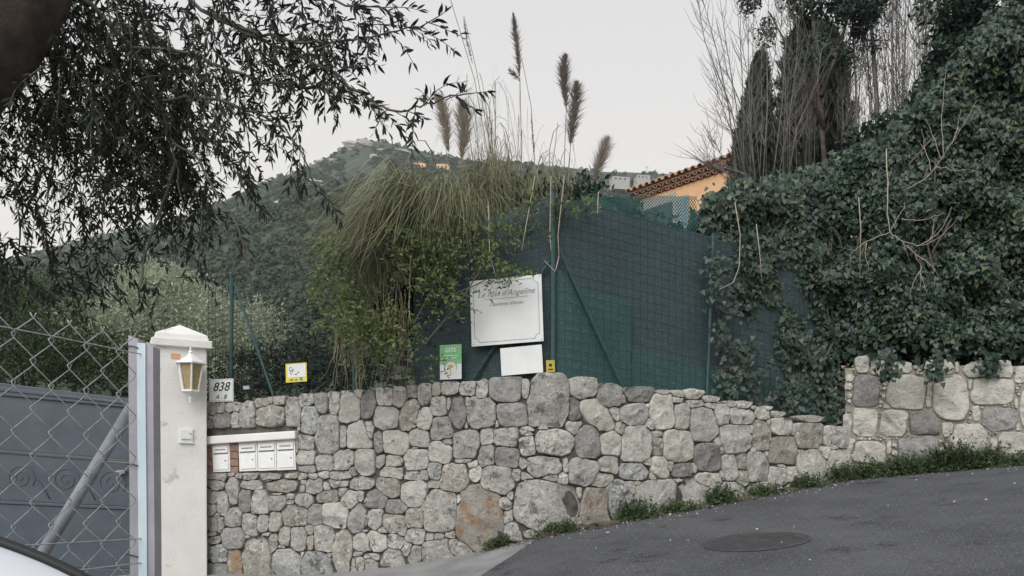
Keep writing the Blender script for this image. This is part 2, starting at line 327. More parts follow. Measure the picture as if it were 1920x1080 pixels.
T = {  # traced stones: tile origin, scale, then (cx, cy, w, h[, tone[, tilt]]) in tile pixels
'A': ((380, 720), 6, """105 280 105 150;200 270 90 130;345 260 185 120;500 370 185 360;660 220 160 110;865 185 130 90;760 180 60 60;75 480 80 180;215 450 200 240 d;365 420 95 260;80 380 70 60;760 390 320 310 w;1010 320 165 340;1170 185 160 140;1340 220 170 240 d;1480 220 150 260;1600 105 80 50;1650 270 240 340 l;1760 120 110 110;1860 230 170 330 d;1215 410 200 350 b;1395 570 280 460;1160 660 170 200;1580 600 80 290;1765 580 300 330 l;1080 450 30 110;1165 830 200 190 l;1360 880 200 190;1590 860 220 240;1820 850 230 270 l;1670 960 80 100;1185 950 210 90 d;1360 1020 110 80 l;1540 1050 240 150;1840 705 60 50;330 1000 90 70 w;400 1030 70 60;540 1050 190 100;740 1040 250 100;1010 1020 150 70 w;1120 1040 110 80;1245 1050 110 80;180 1040 170 90 w;1052 690 50 180 w"""),
'B': ((380, 900), 6, """160 60 130 120;330 130 150 320;550 50 260 130;740 10 110 40 d;890 70 420 140 w;1120 100 60 90;1140 20 80 60;1255 70 200 190;1400 60 90 90;1530 30 280 120;1760 50 230 120;230 250 150 290;120 200 110 150 w;110 330 90 130;160 400 60 70;480 220 150 250 d;640 250 190 280;840 250 190 190 d;840 160 130 40;985 185 90 60;985 250 80 45;1140 230 200 180;1395 190 270 130 w;1570 130 110 110;1650 230 180 210;1780 180 80 100;1860 220 110 140 b;340 430 190 220;110 500 110 150 w;205 500 70 160 w;525 510 180 230;680 490 120 210;820 470 160 210;1035 400 290 250 w;1265 390 170 240 d;1500 400 300 290 l;1740 440 220 320 d 25;1870 440 130 240 w;1820 575 100 40;350 660 270 270 d;130 680 150 80 w;90 610 80 50;50 760 60 260 w;185 830 210 210 b;925 630 130 250;1085 670 190 290;1190 560 90 110;1210 710 90 170 w;1360 660 230 310;1570 780 210 470 w;1830 700 260 240 l;350 900 150 280 r;620 860 330 420 w;790 730 120 260 w;935 930 370 320 b;1120 850 60 110;1270 950 350 300 b;1400 850 90 80 w;160 1000 230 140 d;1770 930 120 130;1870 930 120 150;1750 830 120 60;490 640 70 40;720 610 80 40;880 750 110 50;1700 960 50 150"""),
'C': ((680, 700), 6, """250 270 180 210 l;410 260 160 220;560 205 110 140 d;695 240 160 250;835 180 110 150 w;985 170 230 150;1170 175 190 160;1345 200 140 260;1600 190 380 290 d;1850 170 130 250 l;255 500 280 270 l;520 480 190 400 w 22;705 510 190 270 l;850 370 210 230;975 350 80 180;1070 440 210 400 d;1180 320 80 140;1330 440 330 380;1680 460 320 280 d;1510 570 40 90;1160 580 60 100;60 650 140 270;175 780 110 280 d;375 780 290 280 l;630 730 210 210 l;890 610 280 250;1170 800 310 330;1395 705 150 190;1610 720 280 230;1850 650 170 90;1860 820 180 240;210 980 120 130;340 1000 220 160 l;600 960 270 240 l;870 900 250 230 l;960 770 110 80;1385 930 200 230;1620 940 280 230 d;1860 1020 200 150;1140 985 200 50;1250 1040 150 110 c;550 590 80 70;590 840 80 40"""),
'D': ((680, 870), 6, """810 70 170 200 b;1030 160 320 320 w;1260 80 140 180 c;1510 190 330 340;1720 110 120 100;1835 120 110 70;340 80 230 150 l;560 130 160 80;700 130 100 100;300 260 190 200 w;590 330 290 260 l;790 230 130 80;130 410 260 190 d;370 500 230 150 d;110 620 210 240;350 660 240 210 w;590 620 230 190 w;860 530 360 480;1100 400 80 130 c;1310 580 500 660 r;1570 440 150 150;1640 600 80 120;1690 720 140 140;1640 350 60 90;130 880 290 240 l;380 880 210 140;590 810 220 170;450 750 110 100;220 745 110 80;750 820 110 80;860 820 120 80;970 790 100 60;490 940 120 130;320 1030 210 130;830 960 300 220;590 1000 110 140;1050 930 200 130;90 1040 200 80"""),
'E': ((980, 690), 6, """285 360 460 620 m;700 230 270 250;980 300 260 250 d;1310 300 340 180 d;590 470 110 260 d;840 530 430 270 c 40;1050 520 100 160 l;1130 340 70 90;1250 520 300 240;1570 490 270 400 c;1590 280 110 60 l;1750 290 120 80 l;1740 355 120 70;1790 550 170 300;1410 430 100 50 c;1450 630 110 130;570 680 170 160;360 840 440 310;730 840 260 370 d;1000 850 230 280 c;1280 850 340 400 l;1110 680 110 150 l;1510 740 130 70;1520 880 110 200 w;1750 880 330 370 c;65 880 140 230;60 720 140 90;225 665 150 50 c"""),
'F': ((980, 840), 6, """220 190 450 230;490 200 55 180 l;690 250 340 280 m;970 190 210 210;1260 270 350 190 b;1550 220 190 230 c;1660 190 70 130 l;1800 250 220 170 d;1410 160 80 80;460 330 100 110;340 320 110 60;30 300 100 80;1470 320 80 80;290 690 720 560;800 690 300 380 r;1100 560 250 380 b;900 340 230 130 c;1200 440 130 150 c;1300 400 100 50 c;1520 600 460 480 l;1210 690 130 160 l;620 830 100 120;1780 370 130 60;630 530 60 110;100 930 150 80"""),
'G': ((1280, 720), 6, """130 115 150 110 l;150 215 190 80;300 170 150 70 l;325 245 110 70;450 340 160 220 l;550 225 110 60 l;690 245 160 100 l;680 360 280 190;905 330 170 130 c;800 275 80 50;950 280 70 60 c;1060 340 120 60;1440 395 200 80;1120 480 240 200;1430 580 330 290 w;1620 590 100 240;1780 600 200 240 l;240 470 290 390;600 620 340 330 l;895 590 200 340 w;1130 750 310 320 r;285 820 290 330 d;390 660 70 120 c;440 740 90 90;970 460 60 130 c;780 510 50 100;1260 510 40 120 c;530 930 160 290 l;670 870 100 200 w;840 920 230 340;950 790 60 80 l;800 750 50 70 c;1450 900 310 330 l;1600 765 130 150 c;1710 710 100 80 l;1750 890 220 320 c;1330 760 90 40 c"""),
'H': ((1280, 800), 6, """140 470 60 110 c;290 610 320 190;450 550 40 100;680 580 140 180 w;1075 550 190 210 l;1230 530 130 160 c;1310 570 80 120 c;550 750 310 240 l;890 740 360 220 l;1310 720 350 170 l;1120 440 100 50 l;1110 730 70 90;120 780 420 380 l;1590 610 70 80;1030 670 80 30"""),
}
T2 = {'I': ((1580, 660), 4.5, """170 105 130 140;310 130 170 150;490 130 180 100 l;810 125 260 130;965 130 30 100;1150 145 270 140;1365 150 140 160;1510 190 100 140;200 330 220 270 d;540 335 330 290 l;730 370 55 240 c;910 390 310 400 l;1075 270 50 130 l;1260 330 370 230 l;1465 440 30 100 l;1560 480 130 380 l;180 590 230 240 l;430 600 220 220 l;700 600 270 210 d;375 458 60 40 c;895 650 120 140 c;1130 520 70 150 c;1330 570 310 200 d;1060 750 320 290 c;1480 630 60 80 c;210 850 310 200;390 800 40 130 c;640 830 330 250 d;1280 810 70 180 l;1430 790 260 250 l;50 600 110 150;60 800 120 160 l;150 1000 240 120 l;480 1010 300 120;800 1020 260 120;1100 1000 260 120;1400 1000 260 120;1690 170 200 150;1700 350 140 190 l;1690 570 130 190;1700 770 220 180 c;1850 300 200 220;1850 560 180 240 l;1900 800 180 200;1900 130 180 130;2060 250 200 240 l;2040 520 180 240;2080 780 190 240;2250 200 180 220 l;2240 480 190 260;2280 760 180 260""")}
TONE = dict(l='light', d='dark', m='mid', w='warm', c='cream', r='rust', b='blue')
def stones_of(W, tiles):
    S = []
    for (o, sc, txt) in tiles.values():
        for q in txt.split(';'):
            a = q.split(); cx, cy, ww, hh = map(float, a[:4]); tone = a[4] if len(a) > 4 else 'm'
            if tone == 'm' and o[0] + cx / sc > 1040: tone = 'l' if (int(cx) * 7 + int(cy)) % 5 < 3 else 'm'
            if W is W2 and tone in 'l': tone = 'c'
            s, z, k = px2sz(W, o[0] + cx / sc, o[1] + cy / sc)
            sa = float(np.interp(o[0] + (cx - ww / 2) / sc, W['u'], W['s'])); sb = float(np.interp(o[0] + (cx + ww / 2) / sc, W['u'], W['s']))
            S.append([float(s), float(z), max((sb - sa) / 2, .012), max(hh / sc / k / 2, .012), TONE[tone], math.radians(float(a[5]) if len(a) > 5 else ((cx * 13 + cy * 7) % 17) - 8)])
    return S
def metric(S, ps, pz, idx, p=5.0):
    a = S['c'][idx]; dx = ps[..., None] - a[:, 0]; dz = pz[..., None] - a[:, 1]
    c, sn = np.cos(S['t'][idx]), np.sin(S['t'][idx]); X = dx * c - dz * sn; Z = dx * sn + dz * c
    return (np.abs(X / a[:, 2]) ** p + np.abs(Z / a[:, 3]) ** p) ** (1 / p)
def build_wall(root, W, S0, gap, bulge, limit, seed, chink_tone, cap=.10, holes=()):
    r = np.random.default_rng(seed)
    S = dict(c=np.array([q[:4] for q in S0]), t=np.array([q[5] for q in S0])); n = len(S0)
    K = 36; ang = np.linspace(0, 2 * np.pi, K, endpoint=False); T0 = np.linspace(0, 1, 60)
    order = np.argsort(-S['c'][:, 2] * S['c'][:, 3]); rank = np.empty(n, int); rank[order] = np.arange(n)
    small = {}
    def stone_geo(s, z, a, b_, R, tilt, bl):
        mean = (a + b_) / 2; V = []; rings = [(.97, -.16), (1.0, -.035), (.994, -.002), (.968, .60), (.90, .84), (.74, .93), (.54, .97), (.36, 1.0), (.17, 1.0)]
        ph = r.uniform(0, 6.28, 6); am = r.normal(0, 1, 4) * .26; tx, tz = r.normal(0, .13, 2); jit = r.normal(0, 1, (len(rings), K))
        ca, sa = np.cos(ang), np.sin(ang)
        pl = [(r.uniform(.62, 1.05), *r.normal(0, .75, 2)) for _ in range(4)]
        for q, (f, d) in enumerate(rings):
            ss = R * ca * f; zz = R * sa * f
            if d < 0: dep = np.full(K, d) + (jit[q] * .004 if q else 0)
            else:
                dep = bl * d * (1 + am[0] * np.sin(3 * ss / mean + ph[0]) + am[1] * np.sin(3.4 * zz / mean + ph[1]) + am[2] * np.sin(4.5 * (ss + zz) / mean + ph[2])) + jit[q] * .0012 * min(1, mean / .08) + tx * ss * d + tz * zz * d
            if d > 0:                      # split faces: planes shear the boss off at slants
                for c0, g0, g1 in pl: dep = np.minimum(dep, bl * 1.25 * np.maximum(c0 + g0 * ss / a * .6 + g1 * zz / b_ * .6, .12))
            V.append(at(W, s + ss, z + zz, dep))
        V = np.concatenate(V); k0 = len(rings[:2]) * K; off = r.uniform(0, 50)
        cpt = at(W, np.array([s]), np.array([z]), np.array([bl * (1 + r.normal(0, .08))]))
        V = np.concatenate([V, cpt]); fs = []
        nrm_ = np.array([np.interp(s, W['s'], W['nx']), np.interp(s, W['s'], W['ny']), 0]); sc_ = min(1, mean / .09)
        for i_ in range(k0, len(V)):       # chipped, lumpy face: coherent noise, not rings
            p_ = Vector(V[i_]) + Vector((off, 0, 0)); g = mn.noise(p_ * 9) * .6 + abs(mn.noise(p_ * 17 + Vector((3, 1, 7)))) * .9 - .3 + mn.noise(p_ * 38) * .35
            V[i_] += nrm_ * g * .024 * sc_
        for q in range(len(rings) - 1):
            for k in range(K):
                fs.append((q * K + k, q * K + (k + 1) % K, (q + 1) * K + (k + 1) % K, (q + 1) * K + k))
        L_ = (len(rings) - 1) * K
        for k in range(K): fs.append((L_ + k, L_ + (k + 1) % K, len(V) - 1))
        return V, fs
    for i in range(n):
        s, z, a, b_, tone, tilt = S0[i]
        tt = .3 + (min(2.2, 1 + cap / math.sqrt(a * b_)) - .3) * T0
        near = np.argsort(((S['c'][:, 0] - s) ** 2 + (S['c'][:, 1] - z) ** 2))[:40]; near = near[near != i]
        # radius of own superellipse in each direction
        own = 1 / metric(S, s + np.cos(ang), z + np.sin(ang), np.array([i]))[..., 0]
        rr = own[:, None] * tt[None]; ps = s + np.cos(ang)[:, None] * rr; pz = z + np.sin(ang)[:, None] * rr
        other = ((metric(S, ps, pz, near) - 1) * np.sqrt(S['c'][near, 2] * S['c'][near, 3])).min(-1)
        bad = other < ((tt - 1) * math.sqrt(a * b_))[None]
        for (s0, s1, z0, z1) in holes: bad |= (ps > s0) & (ps < s1) & (pz > z0) & (pz < z1)
        if root.name == 'stone_wall': bad |= pz > max(z + b_ * .98, 0) + .012 if z + b_ > np.interp(s, *root_top[root.name]) + .0 else False
        first = np.where(bad.any(1), bad.argmax(1), len(tt) - 1); R = own * tt[first]
        R = np.maximum(R - gap * (.7 + .6 * r.random(K)), R * .7)
        R = .92 * R + .04 * (np.roll(R, 1) + np.roll(R, -1))
        Rc = R.copy()
        for ph_ in r.uniform(0, 6.283) + np.arange(6) * 1.0472 + r.normal(0, .3, 6):    # broken facets: straight cuts across the outline
            h_ = np.interp(ph_ % 6.2832, np.append(ang, 6.2832), np.append(Rc, Rc[0])) * r.uniform(.96, 1.10); cs_ = np.cos(ang - ph_)
            R = np.where(cs_ > .3, np.minimum(R, h_ / np.maximum(cs_, .3)), R)
        R = np.maximum(R, Rc * .84) * (1 + r.normal(0, .010, K))
        bl = bulge * np.clip(min(a, b_) / .12, .35, 1.25) * r.uniform(.75, 1.3)
        V, fs = stone_geo(s, z, a, b_, R, tilt, bl)
        if rank[i] < limit:
            mb = MB(); mb.v = [tuple(p) for p in V]; mb.f = fs
            mb.build('stone', M[tone], root, origin=Vector(V.mean(0)), smooth=True)
        else:
            small.setdefault(tone, MB()).add([tuple(p) for p in V], fs)
    # chinks: small packing stones in the gaps that stay open
    c = S['c']; added = []
    for _ in range(9000):
        s = r.uniform(c[:, 0].min(), c[:, 0].max()); z = r.uniform(c[:, 1].min(), c[:, 1].max())
        if any(s0 - .02 < s < s1 + .02 and z0 - .02 < z < z1 + .02 for (s0, s1, z0, z1) in holes): continue
        zt = np.interp(s, root_top[root.name][0], root_top[root.name][1]) if root.name in root_top else 9
        if z > zt - .02: continue
        nr = np.argsort((c[:, 0] - s) ** 2 + (c[:, 1] - z) ** 2)[:12]
        d = (metric(S, np.array([s]), np.array([z]), nr)[0] - 1) * np.sqrt(S['c'][nr, 2] * S['c'][nr, 3]); k = d.argmin()
        if d[k] < cap + .008: continue
        size = min((d[k] - cap) * .95, .05)
        if any((s - q[0]) ** 2 + (z - q[1]) ** 2 < (size + q[2]) ** 2 for q in added): continue
        added.append((s, z, size))
        V, fs = stone_geo(s, z, size, size, size * (1 + r.normal(0, .12, K)), 0, .02)
        small.setdefault(chink_tone, MB()).add([tuple(p) for p in V - np.array([0, 0, 0])], fs)
    allm = MB(); 
    for tone, mb in small.items():
        mb.build('chink_stones', M[tone], root, kind='stuff', smooth=True)
    return S
root_top = {}
def core(root, W, top, m, front, back, name, zb=-.25):
    us = np.array([p[0] for p in top]); vs = np.array([p[1] for p in top]); b = MB(); S = []; Zt = []
    ss = np.linspace(np.interp(us[0], W['u'], W['s']), np.interp(us[-1], W['u'], W['s']), 60)
    f0, f1, b0, b1 = [], [], [], []
    for s in ss:
        u = np.interp(s, W['s'], W['u']); y = np.interp(s, W['s'], W['y']); z = EYE - (np.interp(u, us, vs) - HOR) / F * y; Zt.append(z)
        pf = at(W, np.array([s]), 0, front)[0]; pb = at(W, np.array([s]), 0, back)[0]; zg = float(ground_z(pf[0], pf[1])) + zb
        f0.append((pf[0], pf[1], zg)); f1.append((pf[0], pf[1], z)); b0.append((pb[0], pb[1], zg)); b1.append((pb[0], pb[1], z))
    b.grid([f0, f1, b1, b0, f0]); n = len(ss)
    b.f += [(0, n, 2 * n, 3 * n), (n - 1, 4 * n - 1, 3 * n - 1, 2 * n - 1)]
    root_top[root.name] = (ss, np.array(Zt))
    return b.build(name, m, root)
wall = thing('stone_wall', P(1030, 1008, 8.42), 'grey dry stone wall of irregular limestone rubble under the green fence, bulging corner in its middle', 'stone wall')
TOP1 = [(360, 762), (500, 758), (560, 746), (690, 735), (800, 724), (900, 716), (1030, 712), (1100, 724), (1230, 740), (1290, 752), (1350, 768), (1450, 795), (1500, 802), (1600, 808)]
core(wall, W1, TOP1, M['joint'], -.034, -.5, 'wall_core')
sA, zA, _ = px2sz(W1, 384, 818); sB, zB, _ = px2sz(W1, 554, 886)
NICHE = (float(sA), float(sB), float(zB), float(zA) + .09)
build_wall(wall, W1, stones_of(W1, T), .0046, .026, 290, 3, 'mid', holes=[NICHE])
wall2 = thing('stone_wall', P(1760, 880, 9.9), 'pale mortared stone wall of big cream blocks below the ivy', 'stone wall')
TOP2 = [(1585, 690), (1700, 684), (1920, 686), (2300, 696)]
core(wall2, W2, TOP2, M['mortar'], -.022, -.5, 'mortar_core')
build_wall(wall2, W2, stones_of(W2, T2), .010, .026, 300, 5, 'cream', cap=.012)

# garden ground retained behind the walls
b = MB(); rows = []
for d in (-.45, -1.2, -3, -6, -12, -25):
    r_ = []
    for s in np.linspace(0, W1['s'][-1], 30):
        p = at(W1, np.array([s]), 0, d)[0]; z = np.interp(s, *root_top['stone_wall']) - .06 + min(1.5, max(0, -d - .5) * .09)
        r_.append((p[0], p[1], z))
    s2 = np.linspace(.3, W2['s'][-1], 16)
    for s in s2:
        p = at(W2, np.array([s]), 0, d)[0]; z = np.interp(s, *root_top[wall2.name]) - .05 + max(0, -d - .5) * .03
        r_.append((p[0] + max(0, -d) * .25, p[1], z))
    rows.append(r_)
b.grid(rows); b.build('garden_ground', M['earth'], kind='structure', smooth=True)
# ---------------------------------------------------------------- text and marks
def text_geo(s, size, shear=0.0, bold=0.0):
    cu = bpy.data.curves.new('t', 'FONT'); cu.body = s; cu.size = size; cu.shear = shear; cu.offset = bold; cu.resolution_u = 3
    cu.align_x = 'CENTER'; cu.align_y = 'CENTER'
    o = bpy.data.objects.new('t', cu); scene.collection.objects.link(o); bpy.context.view_layer.update()
    me = bpy.data.meshes.new_from_object(o.evaluated_get(bpy.context.evaluated_depsgraph_get()))
    vs = [v.co.copy() for v in me.vertices]; fs = [tuple(p.vertices) for p in me.polygons]
    bpy.data.objects.remove(o); bpy.data.curves.remove(cu); bpy.data.meshes.remove(me); return vs, fs
class Frame:                               # a flat board: origin at its centre, x right, z up, n towards the viewer
    def __init__(s, c, x, z):
        s.c = Vector(c); s.x = Vector(x).normalized(); zz = Vector(z); s.z = (zz - s.x * zz.dot(s.x)).normalized(); s.n = s.x.cross(s.z)
    def p(s, a, b_, d=0): return s.c + s.x * a + s.z * b_ + s.n * d
    def box(s, mb, a, b_, wd, ht, d0, d1): mb.box(s.p(a, b_, (d0 + d1) / 2), s.x * wd / 2, s.z * ht / 2, s.n * (d1 - d0) / 2)
    def text(s, mb, st, size, a, b_, d, shear=0, bold=0, rot=0):
        vs, fs = text_geo(st, size, shear, bold); c, sn = math.cos(rot), math.sin(rot)
        mb.add([s.p(a + v.x * c - v.y * sn, b_ + v.x * sn + v.y * c, d) for v in vs], fs)
    def ring(s, mb, a, b_, r0, r1, d, a0=0, a1=6.2832, n=28, sx=1):
        an = np.linspace(a0, a1, n); mb.grid([[s.p(a + math.cos(t) * r * sx, b_ + math.sin(t) * r, d) for t in an] for r in (r0, r1)])
    def disc(s, mb, a, b_, r, d, n=16, sx=1, pts=None):
        pts = pts or [(a + math.cos(t) * r * sx, b_ + math.sin(t) * r) for t in np.linspace(0, 6.2832, n, endpoint=False)]
        mb.add([s.p(x, z, d) for x, z in pts], [tuple(range(len(pts)))])
    def outline(s, mb, wd, ht, t, d, notch=0):
        for (a, b_, ww, hh) in ((0, ht / 2, wd - 2 * notch, t), (0, -ht / 2, wd - 2 * notch, t), (-wd / 2, 0, t, ht - 2 * notch), (wd / 2, 0, t, ht - 2 * notch)):
            mb.add([s.p(a + i * ww / 2, b_ + j * hh / 2, d) for i, j in ((-1, -1), (1, -1), (1, 1), (-1, 1))], [(0, 1, 2, 3)])

# ---------------------------------------------------------------- gate pillar
TH = math.radians(27); FX = Vector((math.cos(TH), math.sin(TH), 0)); FY = Vector((-math.sin(TH), math.cos(TH), 0))
PW = .545; PR = P(388, 900, 9.42); PR.z = 0; PC = PR - FX * PW / 2 + FY * PW / 2
zb = float(ground_z(PC.x, PC.y)); yfront = 9.32
zs = EYE - (652 - HOR) / F * yfront
pil = thing('gate_pillar', (PC.x, PC.y, zb), 'cream rendered gate pillar with a pyramid cap, left end of the stone wall', 'pillar')
b = MB(); rr_ = []
for z, f in ((zb - .2, 1.012), (zb + .35, 1.01), (zb + .9, 1.0), (zs + .02, 1.0)):
    rr_.append([Vector((PC.x, PC.y, z)) + (FX * i + FY * j) * PW / 2 * f for i, j in ((-1, -1), (1, -1), (1, 1), (-1, 1), (-1, -1))])
b.grid(rr_); b.build('shaft', M['render'], pil, bevel=.012)
b = MB(); cw = .655
b.box(Vector((PC.x, PC.y, zs + .045)), FX * cw / 2, FY * cw / 2, Vector((0, 0, .045)))
pb_ = [Vector((PC.x, PC.y, zs + .088)) + (FX * i + FY * j) * (cw / 2 - .03) for i, j in ((-1, -1), (1, -1), (1, 1), (-1, 1))]
pm_ = [p + (Vector((PC.x, PC.y, p.z)) - p) * .06 + Vector((0, 0, .07)) for p in pb_]
b.add(pb_ + pm_ + [Vector((PC.x, PC.y, zs + .31))], [(0, 1, 5, 4), (1, 2, 6, 5), (2, 3, 7, 6), (3, 0, 4, 7), (4, 5, 8), (5, 6, 8), (6, 7, 8), (7, 4, 8), (3, 2, 1, 0)])
b.build('cap', M['render'], pil, bevel=.010)
fr = Frame(Vector((PC.x, PC.y, 0)) - FY * PW / 2, FX, (0, 0, 1))      # front face of the pillar
def on_face(u, v):                          # (a, z) on the pillar front seen at a pixel
    d = Vector(((u - 960) / F, 1, -(v - HOR) / F)); o_ = Vector((0, 0, EYE)); t = (fr.c - o_).dot(fr.n) / d.dot(fr.n); q = o_ + d * t
    return (q - fr.c).dot(fr.x), q.z
# sticker and doorbell
a, z = on_face(329, 668); b = MB(); fr.box(b, a, z, .098, .062, .0, .006); st = b.build('sticker', M['sticker'])
tag(st, 'small orange sticker at the upper left of the pillar face above the lantern', 'sticker')
a, z = on_face(349, 817); bell = thing('intercom_panel', fr.p(a, z), 'small square white intercom plate low on the pillar face under the lantern', 'intercom')
b = MB(); fr.box(b, a, z, .145, .155, 0, .022); b.build('plate', M['whitemetal'], bell, bevel=.006)
b = MB(); fr.box(b, a, z - .03, .10, .03, .022, .027); b.build('name_slot', M['plaque'], bell)
b = MB(); fr.box(b, a, z - .046, .10, .004, .022, .029); b.build('slot_edge', M['ink'], bell)
b = MB(); b.lathe(fr.p(a + .045, z + .025, .024), [(.008, -.006), (.011, 0), (.008, .006)], 8); b.build('button', M['steelgrey'], bell)
b = MB(); fr.box(b, a, z - .083, .16, .012, 0, .028); b.build('lower_lip', M['whitemetal'], bell)

# ---------------------------------------------------------------- wall lantern on the pillar
a, zt = on_face(355, 654); _, zr = on_face(353, 684); _, zb1 = on_face(353, 735); _, zb0 = on_face(353, 758)
lan = thing('wall_lantern', fr.p(a, zb0), 'white six-sided wall lantern with amber panes on the gate pillar', 'lantern')
lc = fr.p(a, 0, .15); rot0 = TH + math.pi / 6
b = MB(); b.lathe(lc, [(.005, zt), (.014, zt - .02), (.009, zt - .035), (.022, zt - .05), (.03, zt - .065), (.024, zt - .075), (.045, zt - .10), (.075, zt - .125), (.135, zr + .022), (.178, zr + .006), (.182, zr - .012), (.15, zr - .016)], 6, rot0); b.build('lantern_roof', M['whitemetal'], lan)
RT, RB = .145, .092
def hexp(k, r, z): return lc + Vector((math.cos(rot0 + k * math.pi / 3) * r, math.sin(rot0 + k * math.pi / 3) * r, z))
for k in range(6):
    b = MB(); b.tube([hexp(k, RT, zr - .014), hexp(k, RB, zb1)], .0115, 5); b.build('frame_bar', M['whitemetal'], lan)
for k in range(6):
    b = MB(); q = [hexp(k, RT - .008, zr - .012), hexp(k + 1, RT - .008, zr - .012), hexp(k + 1, RB - .008, zb1), hexp(k, RB - .008, zb1)]
    inn = [p + (lc + Vector((0, 0, p.z)) - p) * .06 for p in q]
    b.add(q + inn, [(0, 1, 2, 3), (7, 6, 5, 4), (0, 4, 5, 1), (1, 5, 6, 2), (2, 6, 7, 3), (3, 7, 4, 0)]); b.build('glass_pane', M['amber'], lan)
b = MB(); b.lathe(lc, [(.106, zb1 + .008), (.108, zb1 - .014), (.08, zb1 - .028), (.032, zb1 - .058), (.02, zb1 - .075), (.028, zb1 - .088), (.016, zb0 + .018), (.02, zb0 + .008), (.004, zb0)], 6, rot0); b.build('lantern_base', M['whitemetal'], lan)
b = MB(); b.tube([fr.p(a, zr - .08, -.005), fr.p(a, zr - .08, .05), lc + Vector((0, 0, zb1 + .02))], .012, 6); fr.box(b, a, zr - .09, .07, .16, 0, .012); b.build('bracket', M['whitemetal'], lan)

# ---------------------------------------------------------------- house number plaque
pf = Frame(P(415, 732, 9.50), (1, -.26, 0), (0, 0, 1))
pl = thing('number_plaque', P(415, 755, 9.50), 'white house number plaque reading 838 beside the pillar', 'plaque')
b = MB(); pf.box(b, 0, 0, .33, .27, -.010, .008); b.build('board', M['plaque'], pl, bevel=.004)
b = MB(); pf.text(b, '838', .15, 0, .038, .0095, .30, .0012); pf.text(b, 'A . B', .075, .0, -.080, .0095, .35, .0006); b.build('lettering', M['ink'], pl)
b = MB(); pf.outline(b, .306, .246, .003, .0095); b.build('border_line', M['greyink'], pl)

# ---------------------------------------------------------------- letterboxes in their niche
def wp(u, v, d): s, z, _ = px2sz(W1, u, v); return Vector(at(W1, np.array([s]), np.array([z]), np.array([d]))[0])
b = MB(); A0, A1, B0, B1 = wp(386, 834, 0), wp(386, 819, 0), wp(558, 823, 0), wp(558, 808, 0); nn = Vector((-.27, -1, 0)).normalized()
b.add([A0 + nn * .06, B0 + nn * .06, B1 + nn * .06, A1 + nn * .06, A0 - nn * .3, B0 - nn * .3, B1 - nn * .3, A1 - nn * .3], [(0, 1, 2, 3), (7, 6, 5, 4), (0, 4, 5, 1), (3, 2, 6, 7), (0, 3, 7, 4), (1, 5, 6, 2)])
sh = b.build('letterbox_hood', M['render'], bevel=.012); tag(sh, 'long pale concrete hood slab over the row of letterboxes', 'slab')
q = [wp(384, 835, -.055), wp(556, 824, -.055), wp(556, 892, -.055), wp(384, 897, -.055)]
b = MB(); b.add(q + [p - nn * .33 for p in q], [(4, 5, 6, 7), (0, 4, 7, 3), (1, 2, 6, 5), (3, 7, 6, 2), (0, 1, 5, 4)]); nb = b.build('niche_lining', M['mortar'], wall)
for u0, u1 in ((384, 396.5), (431, 446)):
    for k in range(4):
        v0, v1 = 833 - k * 0 + k * 14.2, 833 + (k + 1) * 14.2 - 1.5
        b = MB(); q = [wp(u0, v0, 0), wp(u1, v0 - .8, 0), wp(u1, v1, 0), wp(u0, v1, 0)]
        b.add(q + [p - nn * .2 for p in q], [(3, 2, 1, 0), (4, 5, 6, 7), (0, 4, 7, 3), (1, 2, 6, 5), (3, 7, 6, 2), (0, 1, 5, 4)]); b.build('brick', M['brick'], wall, bevel=.006)
LB = [(397.5, 430, 'white letterbox standing alone between the brick piers, next to the pillar'), (447, 481.5, 'first letterbox right of the brick pier in the row of three'),
      (482.5, 517, 'middle letterbox of the row of three under the hood'), (518, 553, 'white letterbox at the right end of the row, beside the stones')]
for i, (u0, u1, lab) in enumerate(LB):
    um = (u0 + u1) / 2; vt = 834 - (um - 390) * .068; vb = 886 - (um - 390) * .03
    TL, TR, BL, BR = wp(u0, vt + 1, -.008), wp(u1, vt - 1, -.008), wp(u0, vb, -.008), wp(u1, vb, -.008)
    ff = Frame((TL + TR + BL + BR) / 4, TR - TL, (0, 0, 1)); wd = (TR - TL).length; ht = (TL - BL).length
    lb = thing('letterbox', (BL + BR) / 2, lab, 'letterbox', 'letterboxes under the hood')
    b = MB(); ff.box(b, 0, 0, wd, ht, -.28, 0); b.build('box_body', M['whitemetal'], lb, bevel=.004)
    b = MB(); ff.box(b, 0, -ht * .17, wd * .84, ht * .50, .001, .010); b.build('door', M['whitemetal'], lb, bevel=.003)
    b = MB(); ff.box(b, 0, ht * .30, wd * .84, ht * .24, .001, .014); fl = b.build('flap', M['shutter'] if 0 else M['whitemetal'], lb, bevel=.003)
    b = MB(); ff.box(b, 0, ht * .17, wd * .84, .006, .002, .012); b.build('painted_slot_shadow', M['ink'], lb)  # solid black strip painted as the shade inside the slot
    b = MB(); ff.box(b, 0, ht * .30, wd * .6, .012, .0145, .018); b.build('grip', M['steelgrey'], lb)
    b = MB(); b.lathe(ff.p(wd * .28, -ht * .1, .012), [(.007, -.007), (.009, 0), (.007, .007)], 8); b.build('lock', M['steelgrey'], lb)

